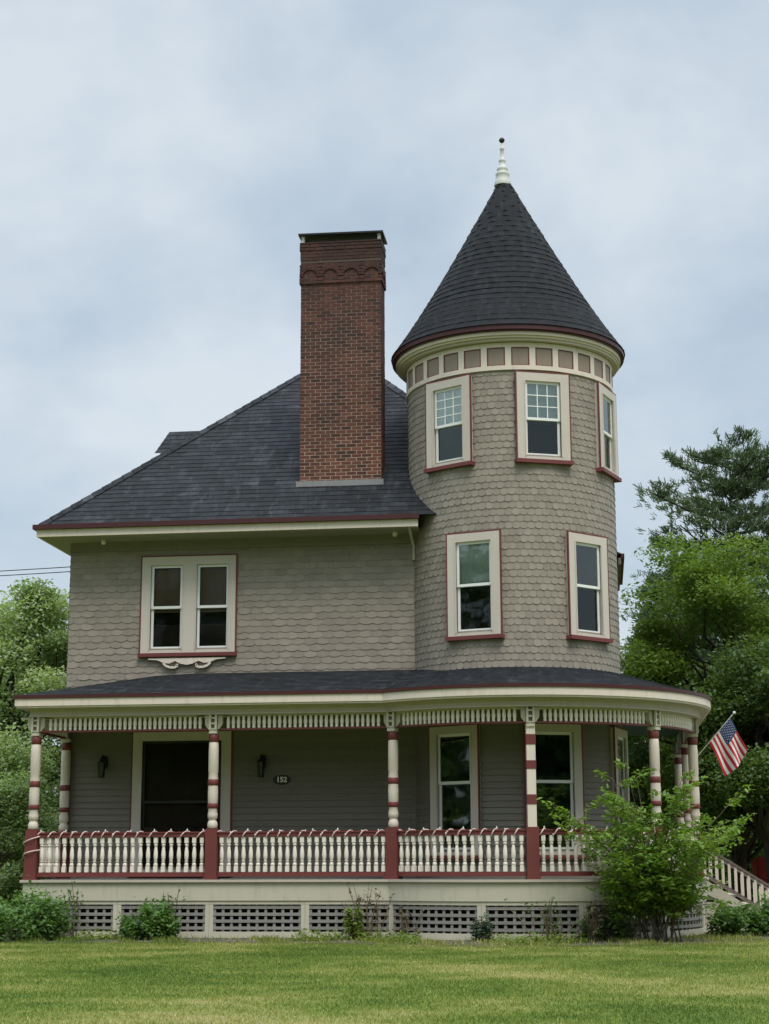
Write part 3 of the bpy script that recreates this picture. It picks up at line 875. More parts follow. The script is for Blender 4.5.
# floor
mb = MB()
pd = ppath(.03)
for i in range(1, nP - 1):
    ia, ib = inner[i], inner[i + 1]
    mb.poly([(pd[i][0], pd[i][1], FZ), (pd[i + 1][0], pd[i + 1][1], FZ), (ib[0], ib[1], FZ), (ia[0], ia[1], FZ)], random.random())
mb.poly([(pd[0][0], 0, FZ), (pd[1][0], pd[1][1], FZ), (inner[1][0], 0, FZ)], .5)
mb.poly([(inner[j][0], 0, FZ), (inner[i_arc0][0], inner[i_arc0][1], FZ), (XT, 0, FZ)], .5)
mb.build('porch_floor', M['deckboard'], house)
mb = MB(); mb.sweep(ppath(.0), ppath(.115), FZ - .045, FZ - .002, rnd=.5)
mb.build('floor_nosing', M['putty'], house)
mb = MB(); mb.sweep(ppath(.02), ppath(.07), .64, FZ - .047, rnd=.5)
mb.build('skirt_board', M['greycream'], house)

# skirt: lattice panels in frames
def skirt_panel(fn, L, name='skirt_panel'):
    """fn(u) -> (x, y, outward angle) along the run, u in 0..L"""
    def place(mb, u0, u1, d0, d1, z0, z1, rnd=None, n=None):
        n = n or max(1, int((u1 - u0) / .12))
        ins, out = [], []
        for k in range(n + 1):
            x, y, nx, ny = fn(u0 + (u1 - u0) * k / n)
            ins.append((x + nx * d0, y + ny * d0)); out.append((x + nx * d1, y + ny * d1))
        mb.sweep(ins, out, z0, z1, rnd=rnd)
    mb = MB()
    place(mb, 0, .07, .0, .05, .115, .575); place(mb, L - .07, L, .0, .05, .115, .575)
    place(mb, 0, L, .0, .052, .576, .638); place(mb, 0, L, .0, .055, .01, .114)
    f = mb.build(name, M['greycream'], house)
    mb = MB()
    for k in range(4):
        z = .15 + k * .117; place(mb, .07, L - .07, .022, .034, z, z + .052)
    n = int((L - .14) / .142)
    for k in range(n + 1):
        u = .09 + (L - .18) * k / n; place(mb, u - .024, u + .024, .008, .0215, .116, .574, n=1)
    mb.build('lattice', M['lattice'], f)
    return f
def fn_front(x0): return lambda u: (x0 + u, YP, 0, -1)
xs = [-7.37, -5.68, -4.03, -2.335, -.80]
for a, b in zip(xs[:-1], xs[1:]): skirt_panel(fn_front(a), b - a - .004)
def fn_arc(p0):
    def f(u):
        a = radians(p0) + u / RP; return (TX + RP * sin(a), TY - RP * cos(a), sin(a), -cos(a))
    return f
phs = [-37.6, -7.7, 21.0, 50.0, 77.5, 90]
for a, b in zip(phs[:-1], phs[1:]): skirt_panel(fn_arc(a), radians(b - a) * RP - .004)
skirt_panel(lambda u: (TX + RP, 3.2 + u, 1, 0), 1.9); skirt_panel(lambda u: (TX + RP, 5.1 + u, 1, 0), 2.0)
skirt_panel(lambda u: (XP, -u, -1, 0), 1.8)
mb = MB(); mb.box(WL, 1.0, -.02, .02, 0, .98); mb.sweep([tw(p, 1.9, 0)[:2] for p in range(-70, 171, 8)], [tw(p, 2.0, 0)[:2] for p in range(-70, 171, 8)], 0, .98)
mb.build('foundation_wall', M['backing'], house)

# posts
def turned(mats=None):
    mb = MB()
    prof = [(.075, .88), (.088, .90), (.092, .95), (.078, 1.0), (.066, 1.02), (.07, 1.04), (.088, 1.06), (.09, 1.12), (.076, 1.20), (.08, 1.21),
            (.08, 1.30), (.088, 1.32), (.092, 1.50), (.088, 1.60), (.09, 1.72), (.082, 1.84), (.09, 1.86), (.09, 2.24), (.084, 2.38), (.07, 2.40), (.088, 2.43), (.088, 2.50), (.07, 2.52), (.068, 2.55)]
    mb.lathe(prof, 18); return mb
def post_capital(w):
    """square block with two little brackets and a drop"""
    mb = MB()
    mb.box(-.075, .075, -.075, .075, 2.60, 2.876, mi=1)  # dark core colour stands in for shade in the gaps between the strips
    for sx in (1, -1):
        mb.prism([(.076 * sx, 2.62), (.10 * sx, 2.62), (.155 * sx, 2.70), (.16 * sx, 2.87), (.076 * sx, 2.87)][::sx], -.05, .05)
        mb.prism([(.161 * sx, 2.83), (.30 * sx, 2.845), (.30 * sx, 2.872), (.161 * sx, 2.872)][::sx], -.03, .03)
    for a, b in ((-.072, -.034), (.034, .072)): mb.prism([(a, 2.605), (b, 2.605), (b, 2.87), (a, 2.87)], -.118, -.076)
    for z0, z1 in ((2.70, 2.735), (2.80, 2.83)): mb.prism([(-.033, z0), (.033, z0), (.033, z1), (-.033, z1)], -.10, -.076)
    mb.prism([(-.033, 2.605), (.033, 2.605), (.033, 2.63), (-.033, 2.63)], -.11, -.076)
    mb.box(-.04, .04, -.14, -.11, 3.0, 3.06)
    mb.box(-.07, .07, -.10, .076, 2.54, 2.60)
    return mb
def pedestal(h=.86):
    mb = MB(); mb.box(-.105, .105, -.105, .105, 0, h); mb.box(-.12, .12, -.12, .12, 0, .05)
    mb.prism([(-.105, h), (.105, h), (.07, h + .03), (-.07, h + .03)], -.07, .07)
    return mb
turn_me = turned().mesh('porch_post', M['cream'])
cap_me = post_capital(0).mesh('bracket_capital', [M['greycream'], M['rail_brown']])
ped_me = pedestal().mesh('pedestal', M['maroon'])
def ringme(z0, z1, r):
    mb = MB(); mb.lathe([(r - .012, z0), (r, z0 + .012), (r, z1 - .012), (r - .012, z1)], 18); return mb.mesh('painted_ring', M['maroon'])
rings = [ringme(1.225, 1.32, .094), ringme(1.62, 1.74, .096), ringme(2.39, 2.53, .093)]
sq = MB()
sq.box(-.075, .075, -.075, .075, .86, 2.62)
sq_me = sq.mesh('porch_post', M['cream'])
def sqring(z0, z1):
    mb = MB(); mb.box(-.084, .084, -.084, .084, z0, z1); return mb.mesh('painted_block', M['maroon'])
sqr = [sqring(1.24, 1.40), sqring(1.83, 1.97), sqring(2.24, 2.41)]
drop_me = None
def post(x, y, rz, square=False):
    p = link_mesh('porch_post', sq_me if square else turn_me, house, (x, y, FZ), rz)
    link_mesh('pedestal', ped_me, p)
    link_mesh('bracket_capital', cap_me, p)
    for m_ in (sqr if square else rings): link_mesh('painted_block' if square else 'painted_ring', m_, p)
    return p
RPP = 3.30
post(-7.30, -1.79, 0); post(-4.02, -1.79, 0); post(-.80, -1.79, radians(-18))
post_phi = [7.1, 49.8, 84.0]
post(*tw(7.1, RPP, 0)[:2], radians(7.1), True); post(*tw(49.8, RPP, 0)[:2], radians(49.8)); post(*tw(84, RPP, 0)[:2], radians(84))
post(TX + RPP, 3.5, pi / 2); post(TX + RPP, 6.9, pi / 2)
post(-7.28, -.13, -pi / 2)

# railings and spindle friezes
def baluster_mesh():
    mb = MB()
    mb.box(-.034, .034, -.034, .034, .0, .10)
    mb.lathe([(.028, .10), (.037, .115), (.038, .14), (.026, .155), (.022, .20)], 10)
    mb.lathe([(.024, .20), (.035, .235), (.039, .29), (.036, .35), (.026, .42), (.022, .445)], 10)
    mb.lathe([(.022, .445), (.034, .455), (.035, .475), (.022, .50)], 10)
    mb.box(-.034, .034, -.034, .034, .50, .60)
    return mb.mesh('baluster', M['bright_cream'])
bal_me = baluster_mesh()
mbr = MB(); mbr.lathe([(.016, .165), (.024, .18), (.016, .205)], 10); mbr.lathe([(.016, .425), (.022, .437), (.016, .45)], 10)
balring_me = mbr.mesh('baluster_ring', M['taupe_flat'])
def spindle_mesh():
    mb = MB(); mb.lathe([(.026, 0), (.030, .03), (.024, .045), (.033, .085), (.034, .12), (.025, .165), (.030, .18), (.026, .21)], 9); return mb.mesh('spindle', M['bright_cream'])
spin_me = spindle_mesh()
def run(fn, L, nb, rail=True, frieze=True, ns=None, zr=0.0):
    def place(mb, u0, u1, d0, d1, z0, z1, n):
        ins, out = [], []
        for k in range(n + 1):
            x, y, nx, ny = fn(u0 + (u1 - u0) * k / n)
            ins.append((x + nx * d0, y + ny * d0)); out.append((x + nx * d1, y + ny * d1))
        mb.sweep(ins, out, z0, z1, rnd=.5)
    n = 14
    if rail:
        mb = MB(); place(mb, 0, L, -.045, .045, FZ + .735, FZ + .80, n); place(mb, 0, L, -.06, .06, FZ + .80, FZ + .825, n)
        r = mb.build('railing', M['maroon'], house)
        mb = MB(); place(mb, 0, L, -.04, .04, FZ + .05, FZ + .125, n); mb.build('bottom_rail', M['maroon'], r)
        for k in range(nb):
            x, y, nx, ny = fn(L * (k + .5) / nb)
            b = link_mesh('baluster', bal_me, r, (x, y, FZ + .128), atan2(nx, -ny))
        # taupe rings of all balusters, one pattern per railing
        mb = MB()
        for k in range(nb):
            x, y, nx, ny = fn(L * (k + .5) / nb)
            mb.lathe([(.023, .155), (.033, .172), (.033, .188), (.023, .203)], 9, (x, y, FZ + .128))
        mb.build('baluster_rings', M['putty'], r)
    if frieze:
        mb = MB(); place(mb, 0.0, L, -.03, .03, 3.845, 3.874, n)
        f = mb.build('spindle_frieze', M['putty'], house)
        mb = MB(); place(mb, 0.0, L, -.03, .03, 3.60, 3.632, n); mb.build('frieze_rail', M['maroon'], f)
        ns = ns or int(L / .098)
        for k in range(ns):
            x, y, nx, ny = fn(.10 + (L - .20) * (k + .5) / ns)
            link_mesh('spindle', spin_me, f, (x, y, 3.634))
def fn_x(x0, y): return lambda u: (x0 + u, y, 0, -1)
run(fn_x(-7.19, -1.79), 3.06, 22); run(fn_x(-3.91, -1.79), 3.0, 23)
def fn_a(p0, R=RPP):
    def f(u):
        a = radians(p0) + u / R; return (TX + R * sin(a), TY - R * cos(a), sin(a), -cos(a))
    return f
pa = math.degrees(math.asin((-.80 - TX) / RPP))
run(fn_a(pa + 2), radians(7.1 - pa - 4) * RPP, 17)
run(fn_a(9), radians(49.8 - 7.1 - 4) * RPP, 16)
run(fn_a(51.8), radians(84 - 49.8 - 4) * RPP, 13)
run(lambda u: (TX + RPP, 3.62 + u, 1, 0), 3.15, 22)
run(lambda u: (TX + RPP, .62 + u, 1, 0), 2.75, 0, rail=False)
run(lambda u: (-7.30, -.24 - u, -1, 0), 1.42, 10)

# side steps
st = None
mb = MB()
sx0, n_st = TX + RP + .09, 6
run_, rise = .265, FZ / 6.0
for k in range(n_st - 1):
    z = FZ - rise * (k + 1); x = sx0 + run_ * k
    mb.box(x - .02, x + run_ + .02, 1.42, 3.0, z - .04, z)
    mb.box(x + run_ - .03, x + run_ - .01, 1.42, 3.0, z - rise, z - .041)
mb.box(sx0 - .02, sx0 - .0, 1.42, 3.0, FZ - rise, FZ - .05)
stairs = mb.build('porch_steps', M['greycream'], house)
sl = -rise / run_
for y in (1.36, 3.01):
    mb = MB()
    x1 = sx0 + run_ * 5
    mb.prism([(sx0, FZ - .32), (x1, max(.02, FZ - .32 + sl * run_ * 5)), (x1, FZ - .06 + sl * run_ * 5), (sx0, FZ - .06)], y, y + .05)
    for k in range(4):
        zt = FZ - rise * (k + 1) - .30
        if zt > .1: mb.box(sx0 + run_ * k, sx0 + run_ * (k + 1) - .004, y + .012, y + .03, .02, zt)
    mb.build('stringer', M['greycream'], stairs)
    mb = MB()
    def bar(za, zb, w, m):
        mb2 = MB(); mb2.prism([(sx0 + .02, FZ + za), (x1 + .02, FZ + za + sl * (x1 - sx0)), (x1 + .02, FZ + zb + sl * (x1 - sx0)), (sx0 + .02, FZ + zb)], y + .025 - w, y + .025 + w); return mb2.build(m[0], M[m[1]], stairs)
    bar(.52, .57, .04, ('stair_handrail', 'rail_brown')); bar(.02, .06, .03, ('stair_bottom_rail', 'rail_brown'))
    for k in range(11):
        x = sx0 + .09 + (x1 - sx0 - .15) * k / 10
        zb = FZ + .07 + sl * (x - sx0)
        mb = MB(); mb.box(-.024, .024, -.024, .024, 0, .45); link_mesh('stair_baluster', mb.mesh('stair_baluster', M['cream']), stairs, (x, y + .025, zb))
    mb = MB(); mb.box(-.07, .07, -.07, .07, 0, .82); mb.box(-.085, .085, -.085, .085, .82, .85); mb.lathe([(.03, .85), (.06, .9), (.06, .94), (.02, .98)], 12)
    mb.build('newel_post', M['maroon'], stairs, (x1 + .06, y + .025, 0))

# ------------------------------------------------------------------ things on the house
def lantern(x, z, label):
    r = empty('wall_lantern', (x, -.025, z)); tag(r, label, 'lantern', 'lanterns on the porch wall')
    mb = MB(); mb.lathe([(.055, -.08), (.06, 0), (.055, .08)], 12); mb.box(-.05, .05, -.02, .0, -.12, .12); mb.build('back_plate', M['black_metal'], r)
    mb = MB(); mb.tube([(0, -.02, .02), (0, -.09, .10), (0, -.16, .12), (0, -.18, .08)], .012, 8); mb.build('bracket_arm', M['black_metal'], r)
    mb = MB(); mb.lathe([(.09, .0), (.095, .01), (.03, .07), (.015, .10)], 6, (0, -.18, -.02)); mb.lathe([(.045, -.30), (.065, -.28), (.06, -.265)], 6, (0, -.18, -.0))
    for k in range(6):
        a = k * pi / 3; mb.tube([(.055 * cos(a), -.18 + .055 * sin(a), -.27), (.08 * cos(a), -.18 + .08 * sin(a), -.015)], .006, 5)
    mb.build('lantern_cage', M['black_metal'], r)
    mb = MB(); mb.lathe([(.045, -.265), (.07, -.02)], 6, (0, -.18, 0)); mb.build('lantern_glass', M['screen'], r)
    return r
lantern(-3.48, 3.14, 'black metal wall lantern beside the oval number sign')
lantern(-6.55, 3.16, 'black metal wall lantern between the left corner of the porch and the big dark window')

sg = empty('house_number_sign', (-3.12, -.03, 2.80)); tag(sg, 'small black oval house number plaque with white digits on the porch wall', 'sign')
mb = MB(); n = 28
ov = [(.165 * cos(2 * pi * k / n), .088 * sin(2 * pi * k / n)) for k in range(n)]
mb.prism(ov, -.014, .01); mb.build('plaque', M['black_metal'], sg)
cu = bpy.data.curves.new('number_text', 'FONT'); cu.body = '152'; cu.size = .135; cu.align_x = 'CENTER'; cu.align_y = 'CENTER'; cu.extrude = .003; cu.offset = .004
to = bpy.data.objects.new('number_text', cu); COL.objects.link(to)
dg = bpy.context.evaluated_depsgraph_get(); me = bpy.data.meshes.new_from_object(to.evaluated_get(dg)); bpy.data.objects.remove(to)
me.materials.clear(); me.materials.append(M['white'])
me.transform(Matrix.Rotation(pi / 2, 4, 'X'))
nt_ = link_mesh('digits', me, sg, (0, -.018, 0))

# string of fairy lights wound round the top rails
pts = []; bulbs = []
def rail_pts():
    seg = []
    for k in range(331): seg.append((-7.19 + 3.06 * k / 330, -1.79, 0, -1))
    for k in range(331): seg.append((-3.91 + 3.0 * k / 330, -1.79, 0, -1))
    for p0, p1, nn in ((pa + 2, 5.0, 260), (9, 47.8, 250), (51.8, 82, 200)):
        for k in range(nn + 1):
            a = radians(p0 + (p1 - p0) * k / nn); seg.append((TX + RPP * sin(a), TY - RPP * cos(a), sin(a), -cos(a)))
    return seg
ss = rail_pts(); acc = 0; prev = None
rs = random.Random(3); ph = 0
for i, (x, y, nx, ny) in enumerate(ss):
    if prev: 
        d = sqrt((x - prev[0]) ** 2 + (y - prev[1]) ** 2); acc += d; ph += d / .235 * 2 * pi * (1 + .25 * sin(acc * 1.7))
    prev = (x, y)
    rr = .070 + .008 * sin(acc * 2.3)
    p = (x + nx * rr * cos(ph), y + ny * rr * cos(ph), FZ + .778 + (.056 if sin(ph) > 0 else .066) * sin(ph))
    pts.append(p)
    if i % 16 == 5: bulbs.append(p)
# tail of the cord wound round the first pedestal
tail = []
for k in range(60):
    t = k / 59; a = 2 * pi * 1.6 * t
    tail.append((-7.30 - .15 * cos(a), -1.79 - .15 * sin(a), FZ + .40 + .36 * t + .03 * sin(9 * t)))
sl_ = empty('string_lights', (-7.2, -1.8, FZ + .77)); tag(sl_, 'pale string of fairy lights wound around the maroon porch top rail', 'string lights')
off = Vector((7.2, 1.8, -(FZ + .77)))
mb = MB(); mb.tube([Vector(p) + off for p in tail + pts], .012, 5); mb.build('cord', M['white_cord'], sl_)
mb = MB()
for b in bulbs: mb.lathe([(.004, 0), (.014, .012), (.012, .03), (.003, .045)], 7, tuple(Vector(b) + off))
bo = mb.build('bulbs', M['bulb'], sl_); bo['kind'] = 'stuff'

# flag
fl = empty('flag', (4.58, .5, 3.17)); tag(fl, 'American flag on a slanted white pole beside the porch corner post', 'flag')
P0 = Vector((0, 0, 0)); P1 = Vector((5.27, .18, 3.95)) - Vector((4.58, .5, 3.17)); pd_ = (P1 - P0).normalized()
mb = MB(); mb.tube([P0 - pd_ * .05, P1], .007, 8); mb.build('flagpole', M['white'], fl)
mb = MB(); mb.lathe([(.008, -.026), (.024, -.012), (.027, 0), (.022, .016), (.006, .026)], 12, tuple(P1)); mb.build('pole_ball', M['white'], fl)
h0 = P0 + (P1 - P0) * .33; h1 = P0 + (P1 - P0) * .90
fly = Vector((.27, -.02, -.62)); 
mb = MB(); NU, NV = 36, 26
def fp(u, v):     # u along fly 0..1, v along hoist 0 (low) .. 1 (tip)
    p = h0.lerp(h1, v) + fly * u * (1.0 - .04 * v)
    wv = .05 * u * sin(u * 5 + v * 9) + .02 * sin(v * 13 + u * 3) * u
    return p + Vector((.25, -1, .1)) * wv + Vector((.06 * u * sin(v * 3), 0, -.03 * sin(pi * v) * u))
G = [[fp(i / NU, jv / NV) for jv in range(NV + 1)] for i in range(NU + 1)]
for i in range(NU):
    for jv in range(NV):
        s_ = jv // 2
        mi = 2 if (i < NU * .40 and s_ >= 6) else (0 if s_ % 2 == 0 else 1)
        mb.poly([G[i][jv], G[i + 1][jv], G[i + 1][jv + 1], G[i][jv + 1]], .5, mi, True)
for a in range(9):
    for b in range(11):
        if (a + b) % 2: continue
        u = .40 * (b + 1) / 12; v = (6 + 7 * (a + 1) / 10) / 13
        c = fp(u, v)
        e1 = (fp(u + .01, v) - c).normalized(); e2 = (fp(u, v + .01) - c).normalized(); nn = e1.cross(e2).normalized()
        if nn.y > 0: nn = -nn
        for sgn in (.004, -.004):
            mb.poly([c + nn * sgn + (e1 * cos(t) + e2 * sin(t)) * (.011 if q % 2 == 0 else .005) for q, t in enumerate([k * pi / 5 for k in range(10)])], .5, 1)
mb.build('flag_cloth', [M['flag_red'], M['flag_white'], M['flag_blue']], fl)

# ------------------------------------------------------------------ ground
mb = MB()
def gz(x, y):
    return 0.0
mb.poly([(-400, -300, 0), (400, -300, 0), (400, 500, 0), (-400, 500, 0)], .5)
tag(mb.build('ground', M['lawn']), None, None, None, 'structure')
mb = MB(); bed = ppath(.0, True, False); bo_ = []
for i, (x, y) in enumerate(ppath(1.75, True, False)): bo_.append((x + .05 * sin(i * 1.3), y - .10 * sin(i * .9) - .08 * sin(i * 2.1)))
for a, b, c, d in zip(bed[:-1], bed[1:], bo_[1:], bo_[:-1]): mb.poly([(d[0], d[1], .006), (c[0], c[1], .006), (b[0], b[1], .006), (a[0], a[1], .006)], .5)
tag(mb.build('garden_bed', M['soil']), None, None, None, 'structure')
mb = MB(); mb.poly([(5.35, -.6, .008), (5.75, -.95, .008), (16, .2, .008), (16, 3.4, .008), (6.2, 3.3, .008), (5.9, 1.4, .008)], .5)
tag(mb.build('path', M['path']), None, None, None, 'structure')

def quads_mesh(name, V, F, rnd, mat, parent=None, loc=(0, 0, 0), smooth=False):
    me = bpy.data.meshes.new(name); nv, nf = len(V), len(F); k = F.shape[1]
    me.vertices.add(nv); me.vertices.foreach_set('co', V.astype(np.float32).ravel())
    me.loops.add(nf * k); me.loops.foreach_set('vertex_index', F.astype(np.int32).ravel())
    me.polygons.add(nf); me.polygons.foreach_set('loop_start', np.arange(0, nf * k, k, dtype=np.int32)); me.polygons.foreach_set('loop_total', np.full(nf, k, dtype=np.int32))
    me.materials.append(mat)
    at = me.attributes.new('rnd', 'FLOAT', 'FACE'); at.data.foreach_set('value', rnd.astype(np.float32))
    me.update(calc_edges=True); me.validate()
    return link_mesh(name, me, parent, loc)

def unit(a): return a / np.maximum(1e-9, np.linalg.norm(a, axis=1, keepdims=True))

def leaves(C, size, rng, up=.5, width=.5, rnd=None, dirs=None):
    """diamond leaves at the points C -> V, F, rnd"""
    n = len(C)
    nrm = rng.normal(size=(n, 3)); nrm[:, 2] = np.abs(nrm[:, 2]) + up; nrm = unit(nrm)
    d = rng.normal(size=(n, 3)) if dirs is None else dirs + rng.normal(size=(n, 3)) * .35
    d = unit(d - nrm * np.sum(d * nrm, 1, keepdims=True)); s = np.cross(nrm, d)
    L = (size * rng.uniform(.6, 1.35, n))[:, None]
    V = np.empty((n, 4, 3)); V[:, 0] = C - d * L * .5; V[:, 1] = C + s * L * width * .5 + nrm * L * .06; V[:, 2] = C + d * L * .5; V[:, 3] = C - s * L * width * .5 + nrm * L * .06
    F = np.arange(n * 4).reshape(n, 4)
    return V.reshape(-1, 3), F, (rng.random(n) if rnd is None else rnd)

def limb(mb, a, b, r0, r1, rng, wob=.08, n=5):
    a, b = Vector(a), Vector(b); L = (b - a).length; pts = []
    for k in range(n + 1):
        t = k / n; p = a.lerp(b, t)
        if 0 < k < n: p += Vector(tuple(rng.normal(size=3) * L * wob * .5))
        p.z += L * .10 * sin(pi * t); pts.append(p)
    mb.tube(pts, [r0 + (r1 - r0) * k / n for k in range(n + 1)], 6)
    return pts

def broadleaf(name, label, x, y, H, R, base, ncl, nleaf, size, leaf, seed, clump=.85, squash=.75, group=None, trunk_r=.22, cat='tree', shape=1.0, flat=0.7, dark=None, bark='bark'):
    rng = np.random.default_rng(seed)
    root = empty(name, (x, y, 0)); tag(root, label, cat, group)
    cz = (H + base) / 2; hz = (H - base) / 2
    cents = []
    while len(cents) < ncl:
        p = rng.normal(size=3); p /= np.linalg.norm(p)
        rad = rng.uniform(.25, 1.0) ** .45
        q = p * rad * np.array([R, R, hz]); 
        t = (q[2] + hz) / (2 * hz)
        k = 1.0 - .35 * max(0, (t - .5) * 2) ** 1.5 * shape
        q[0] *= k * (1 + .14 * sin(3 * atan2(p[1], p[0]) + seed)); q[1] *= k
        cents.append(q + np.array([0, 0, cz]))
    cents = np.array(cents)
    mb = MB()
    top = Vector((rng.normal() * .2, rng.normal() * .2, base + (H - base) * .55))
    tp = limb(mb, (0, 0, -.1), top, trunk_r, trunk_r * .35, rng, .05, 7)
    for c in cents[:min(len(cents), 60)]:
        k = int(np.clip((c[2] * .55 / top.z) * 7, 1, 7)); a = tp[k]
        limb(mb, a, Vector(c) * .93 + Vector(a) * .07, trunk_r * .28, .015, rng, .12, 4)
    mb.build('trunk', M[bark], root)
    per = nleaf // ncl; C = []; rn = []
    for c in cents:
        s = clump * rng.uniform(.6, 1.3)
        d = rng.normal(size=(per, 3)); d = unit(d) * (rng.random((per, 1)) ** .4)
        d += rng.normal(size=(per, 3)) * .10
        C.append(c + d * s * np.array([1, 1, squash])); b = rng.random()
        rn.append(np.clip(b * .55 + rng.random(per) * .45 + d[:, 2] * .10, 0, 1))
    # stray twigs break the outline
    C = np.concatenate(C); rn = np.concatenate(rn)
    V, F, r = leaves(C, size, rng, flat, .55, rn)
    quads_mesh('crown', V, F, r, M[leaf], root)
    return root

def pine(name, label, x, y, H, seed, prof, nt=16000, needle=.24, mat='needle', trunk_r=.28, group=None, squash=1.0, zlist=None):
    """prof(z01, azimuth) -> branch length; branches carry pads of upswept needle tufts"""
    rng = np.random.default_rng(seed)
    root = empty(name, (x, y, 0)); tag(root, label, 'tree', group)
    mb = MB(); mb.tube([(0, 0, -.1), (.05, 0, H * .35), (-.05, .04, H * .7), (0, 0, H * .97)], [trunk_r, trunk_r * .75, trunk_r * .42, .03], 9)
    C, D = [], []
    z = H * .22
    whorls = zlist or list(np.arange(H * .2, H * .985, H * .049))
    for z in whorls:
        nb = rng.integers(5, 8); a0 = rng.random() * 6.28
        for k in range(nb):
            az = a0 + 2 * pi * k / nb + rng.normal() * .25
            L = prof(z / H, az) * rng.uniform(.6, 1.12)
            if L < .15: continue
            rise = L * rng.uniform(.0, .42)
            zb_ = z + rng.normal() * H * .012
            p0 = Vector((0, 0, zb_)); p1 = Vector((L * cos(az), L * sin(az), zb_ + rise))
            mid = p0.lerp(p1, .55) + Vector((0, 0, -L * .06))
            mb.tube([p0, mid, p1], [.02 + .018 * L, .014 + .012 * L, .014], 5)
            m = int(26 * L + 10)
            for q in range(m):
                t = 1 - rng.random() ** 1.5 * .75
                b = p0.lerp(mid, t / .55) if t < .55 else mid.lerp(p1, (t - .55) / .45)
                spread = (.16 + .20 * L) * (1.15 - abs(t - .72))
                lat = rng.normal() * spread
                pos = np.array([b.x - sin(az) * lat, b.y + cos(az) * lat, b.z + abs(rng.normal()) * .10 + .03])
                nn = 9
                dirs = np.tile(np.array([cos(az) * .5 - sin(az) * lat * .5, sin(az) * .5 + cos(az) * lat * .5, .75]), (nn, 1)) + rng.normal(size=(nn, 3)) * .55
                dirs = unit(dirs)
                C.append(pos + dirs * needle * .45 + rng.normal(size=(nn, 3)) * .05); D.append(dirs)
    C = np.concatenate(C); D = np.concatenate(D)
    if len(C) > nt: 
        s = rng.choice(len(C), nt, replace=False); C, D = C[s], D[s]
    mb.build('trunk', M['bark'], root)
    n = len(C); side = unit(np.cross(D, rng.normal(size=(n, 3)))); L = (needle * rng.uniform(.7, 1.3, n))[:, None]; w = L * .15
    V = np.empty((n, 4, 3)); V[:, 0] = C - D * L * .5 - side * w * .5; V[:, 1] = C - D * L * .5 + side * w * .5; V[:, 2] = C + D * L * .5 + side * w * .35; V[:, 3] = C + D * L * .5 - side * w * .35
    quads_mesh('crown', V.reshape(-1, 3), np.arange(n * 4).reshape(n, 4), rng.random(n), M[mat], root)
    return root

# big white pine behind on the right
def pine_prof(t, az):
    pts_ = [(0, 3.2), (.3, 3.2), (.5, 3.0), (.62, 3.0), (.70, 2.3), (.76, 2.3), (.83, 3.0), (.87, 1.9), (.90, 1.7), (.945, 2.0), (.975, 1.35), (1, .7)]
    for (a, b), (c, d) in zip(pts_[:-1], pts_[1:]):
        if a <= t <= c: return b + (d - b) * (t - a) / (c - a)
    return .4
pine('pine_tree', 'tall dark pine rising above the yellow green tree right of the turret', 7.55, 26, 15.0, 4, pine_prof, 175000, .22)
pine('spruce_tree', 'dark conifer half hidden close behind the right side of the turret', 5.3, 31, 11.5, 8, lambda t, a: 2.7 * (1 - t) ** .7 + .3, 40000, .22, 'needle_blue')
broadleaf('broadleaf_tree', 'yellow green broadleaf tree in front of the tall pine', 6.15, 13, 9.9, 3.15, 1.6, 96, 110000, .115, 'leaf_yellow', 21, .85, .55, None, .24, flat=.9)
bt = 'trees behind the house'
broadleaf('maple_tree', 'dark green tree with a thick trunk behind the porch steps', 7.0, 10.5, 6.6, 2.5, 2.0, 50, 50000, .115, 'leaf_dark', 22, .8, .7, bt, .34)
broadleaf('maple_tree', 'deep green rounded tree behind the porch corner and flag', 4.6, 18, 7.6, 3.0, .9, 54, 52000, .14, 'leaf_dark', 23, .95, .7, bt, .22)
broadleaf('maple_tree', 'dark green tree at the right edge behind the red pickup truck', 12.5, 21, 9.5, 4.2, 1.2, 50, 36000, .22, 'leaf_dark', 24, 1.1, .7, bt, .28)
broadleaf('maple_tree', 'pale leaved bushy tree beside the left wall of the house', -11.4, 7.5, 8.35, 2.6, .6, 90, 105000, .105, 'leaf_left', 25, .8, .65, bt, .2, shape=.7)
broadleaf('maple_tree', 'low bushy tree left of the porch under the taller pale tree', -10.4, 4.2, 4.3, 1.7, .3, 40, 36000, .095, 'leaf_left', 26, .65, .8, bt, .14)
broadleaf('maple_tree', 'tall green tree far behind the left edge of the house', -17.5, 17, 9.5, 4.0, .8, 50, 36000, .22, 'leaf_left', 27, 1.1, .7, bt, .28)
broadleaf('elder_bush', 'leafy green bush with pale tips against the left end of the porch', -8.9, 1.0, 3.1, 1.05, .1, 30, 24000, .08, 'leaf_left', 29, .5, .8, None, .05, 'bush', bark='bark_light')

# unseen wood behind the viewer, added to darken the porch and window reflections
rng = np.random.default_rng(88); C = []
for k in range(170):
    th_ = rng.uniform(-1.4, 1.4); rd_ = rng.uniform(62, 76); cx_, cy_ = rd_ * sin(th_), -rd_ * cos(th_); hh = rng.uniform(13, 25); d = unit(rng.normal(size=(190, 3))) * rng.random((190, 1)) ** .4
    C.append(np.array([cx_, cy_, hh * .5]) + d * np.array([4.5, 3, hh * .5]))
C = np.concatenate(C); C = C[C[:, 2] > .1]
V, F, r = leaves(C, 1.5, rng, .5, .7); g = quads_mesh('unseen_treeline', V, F, r, M['leaf_dark']); tag(g, 'unseen wood across the street, added to darken the porch and windows', 'wood', None, 'stuff')
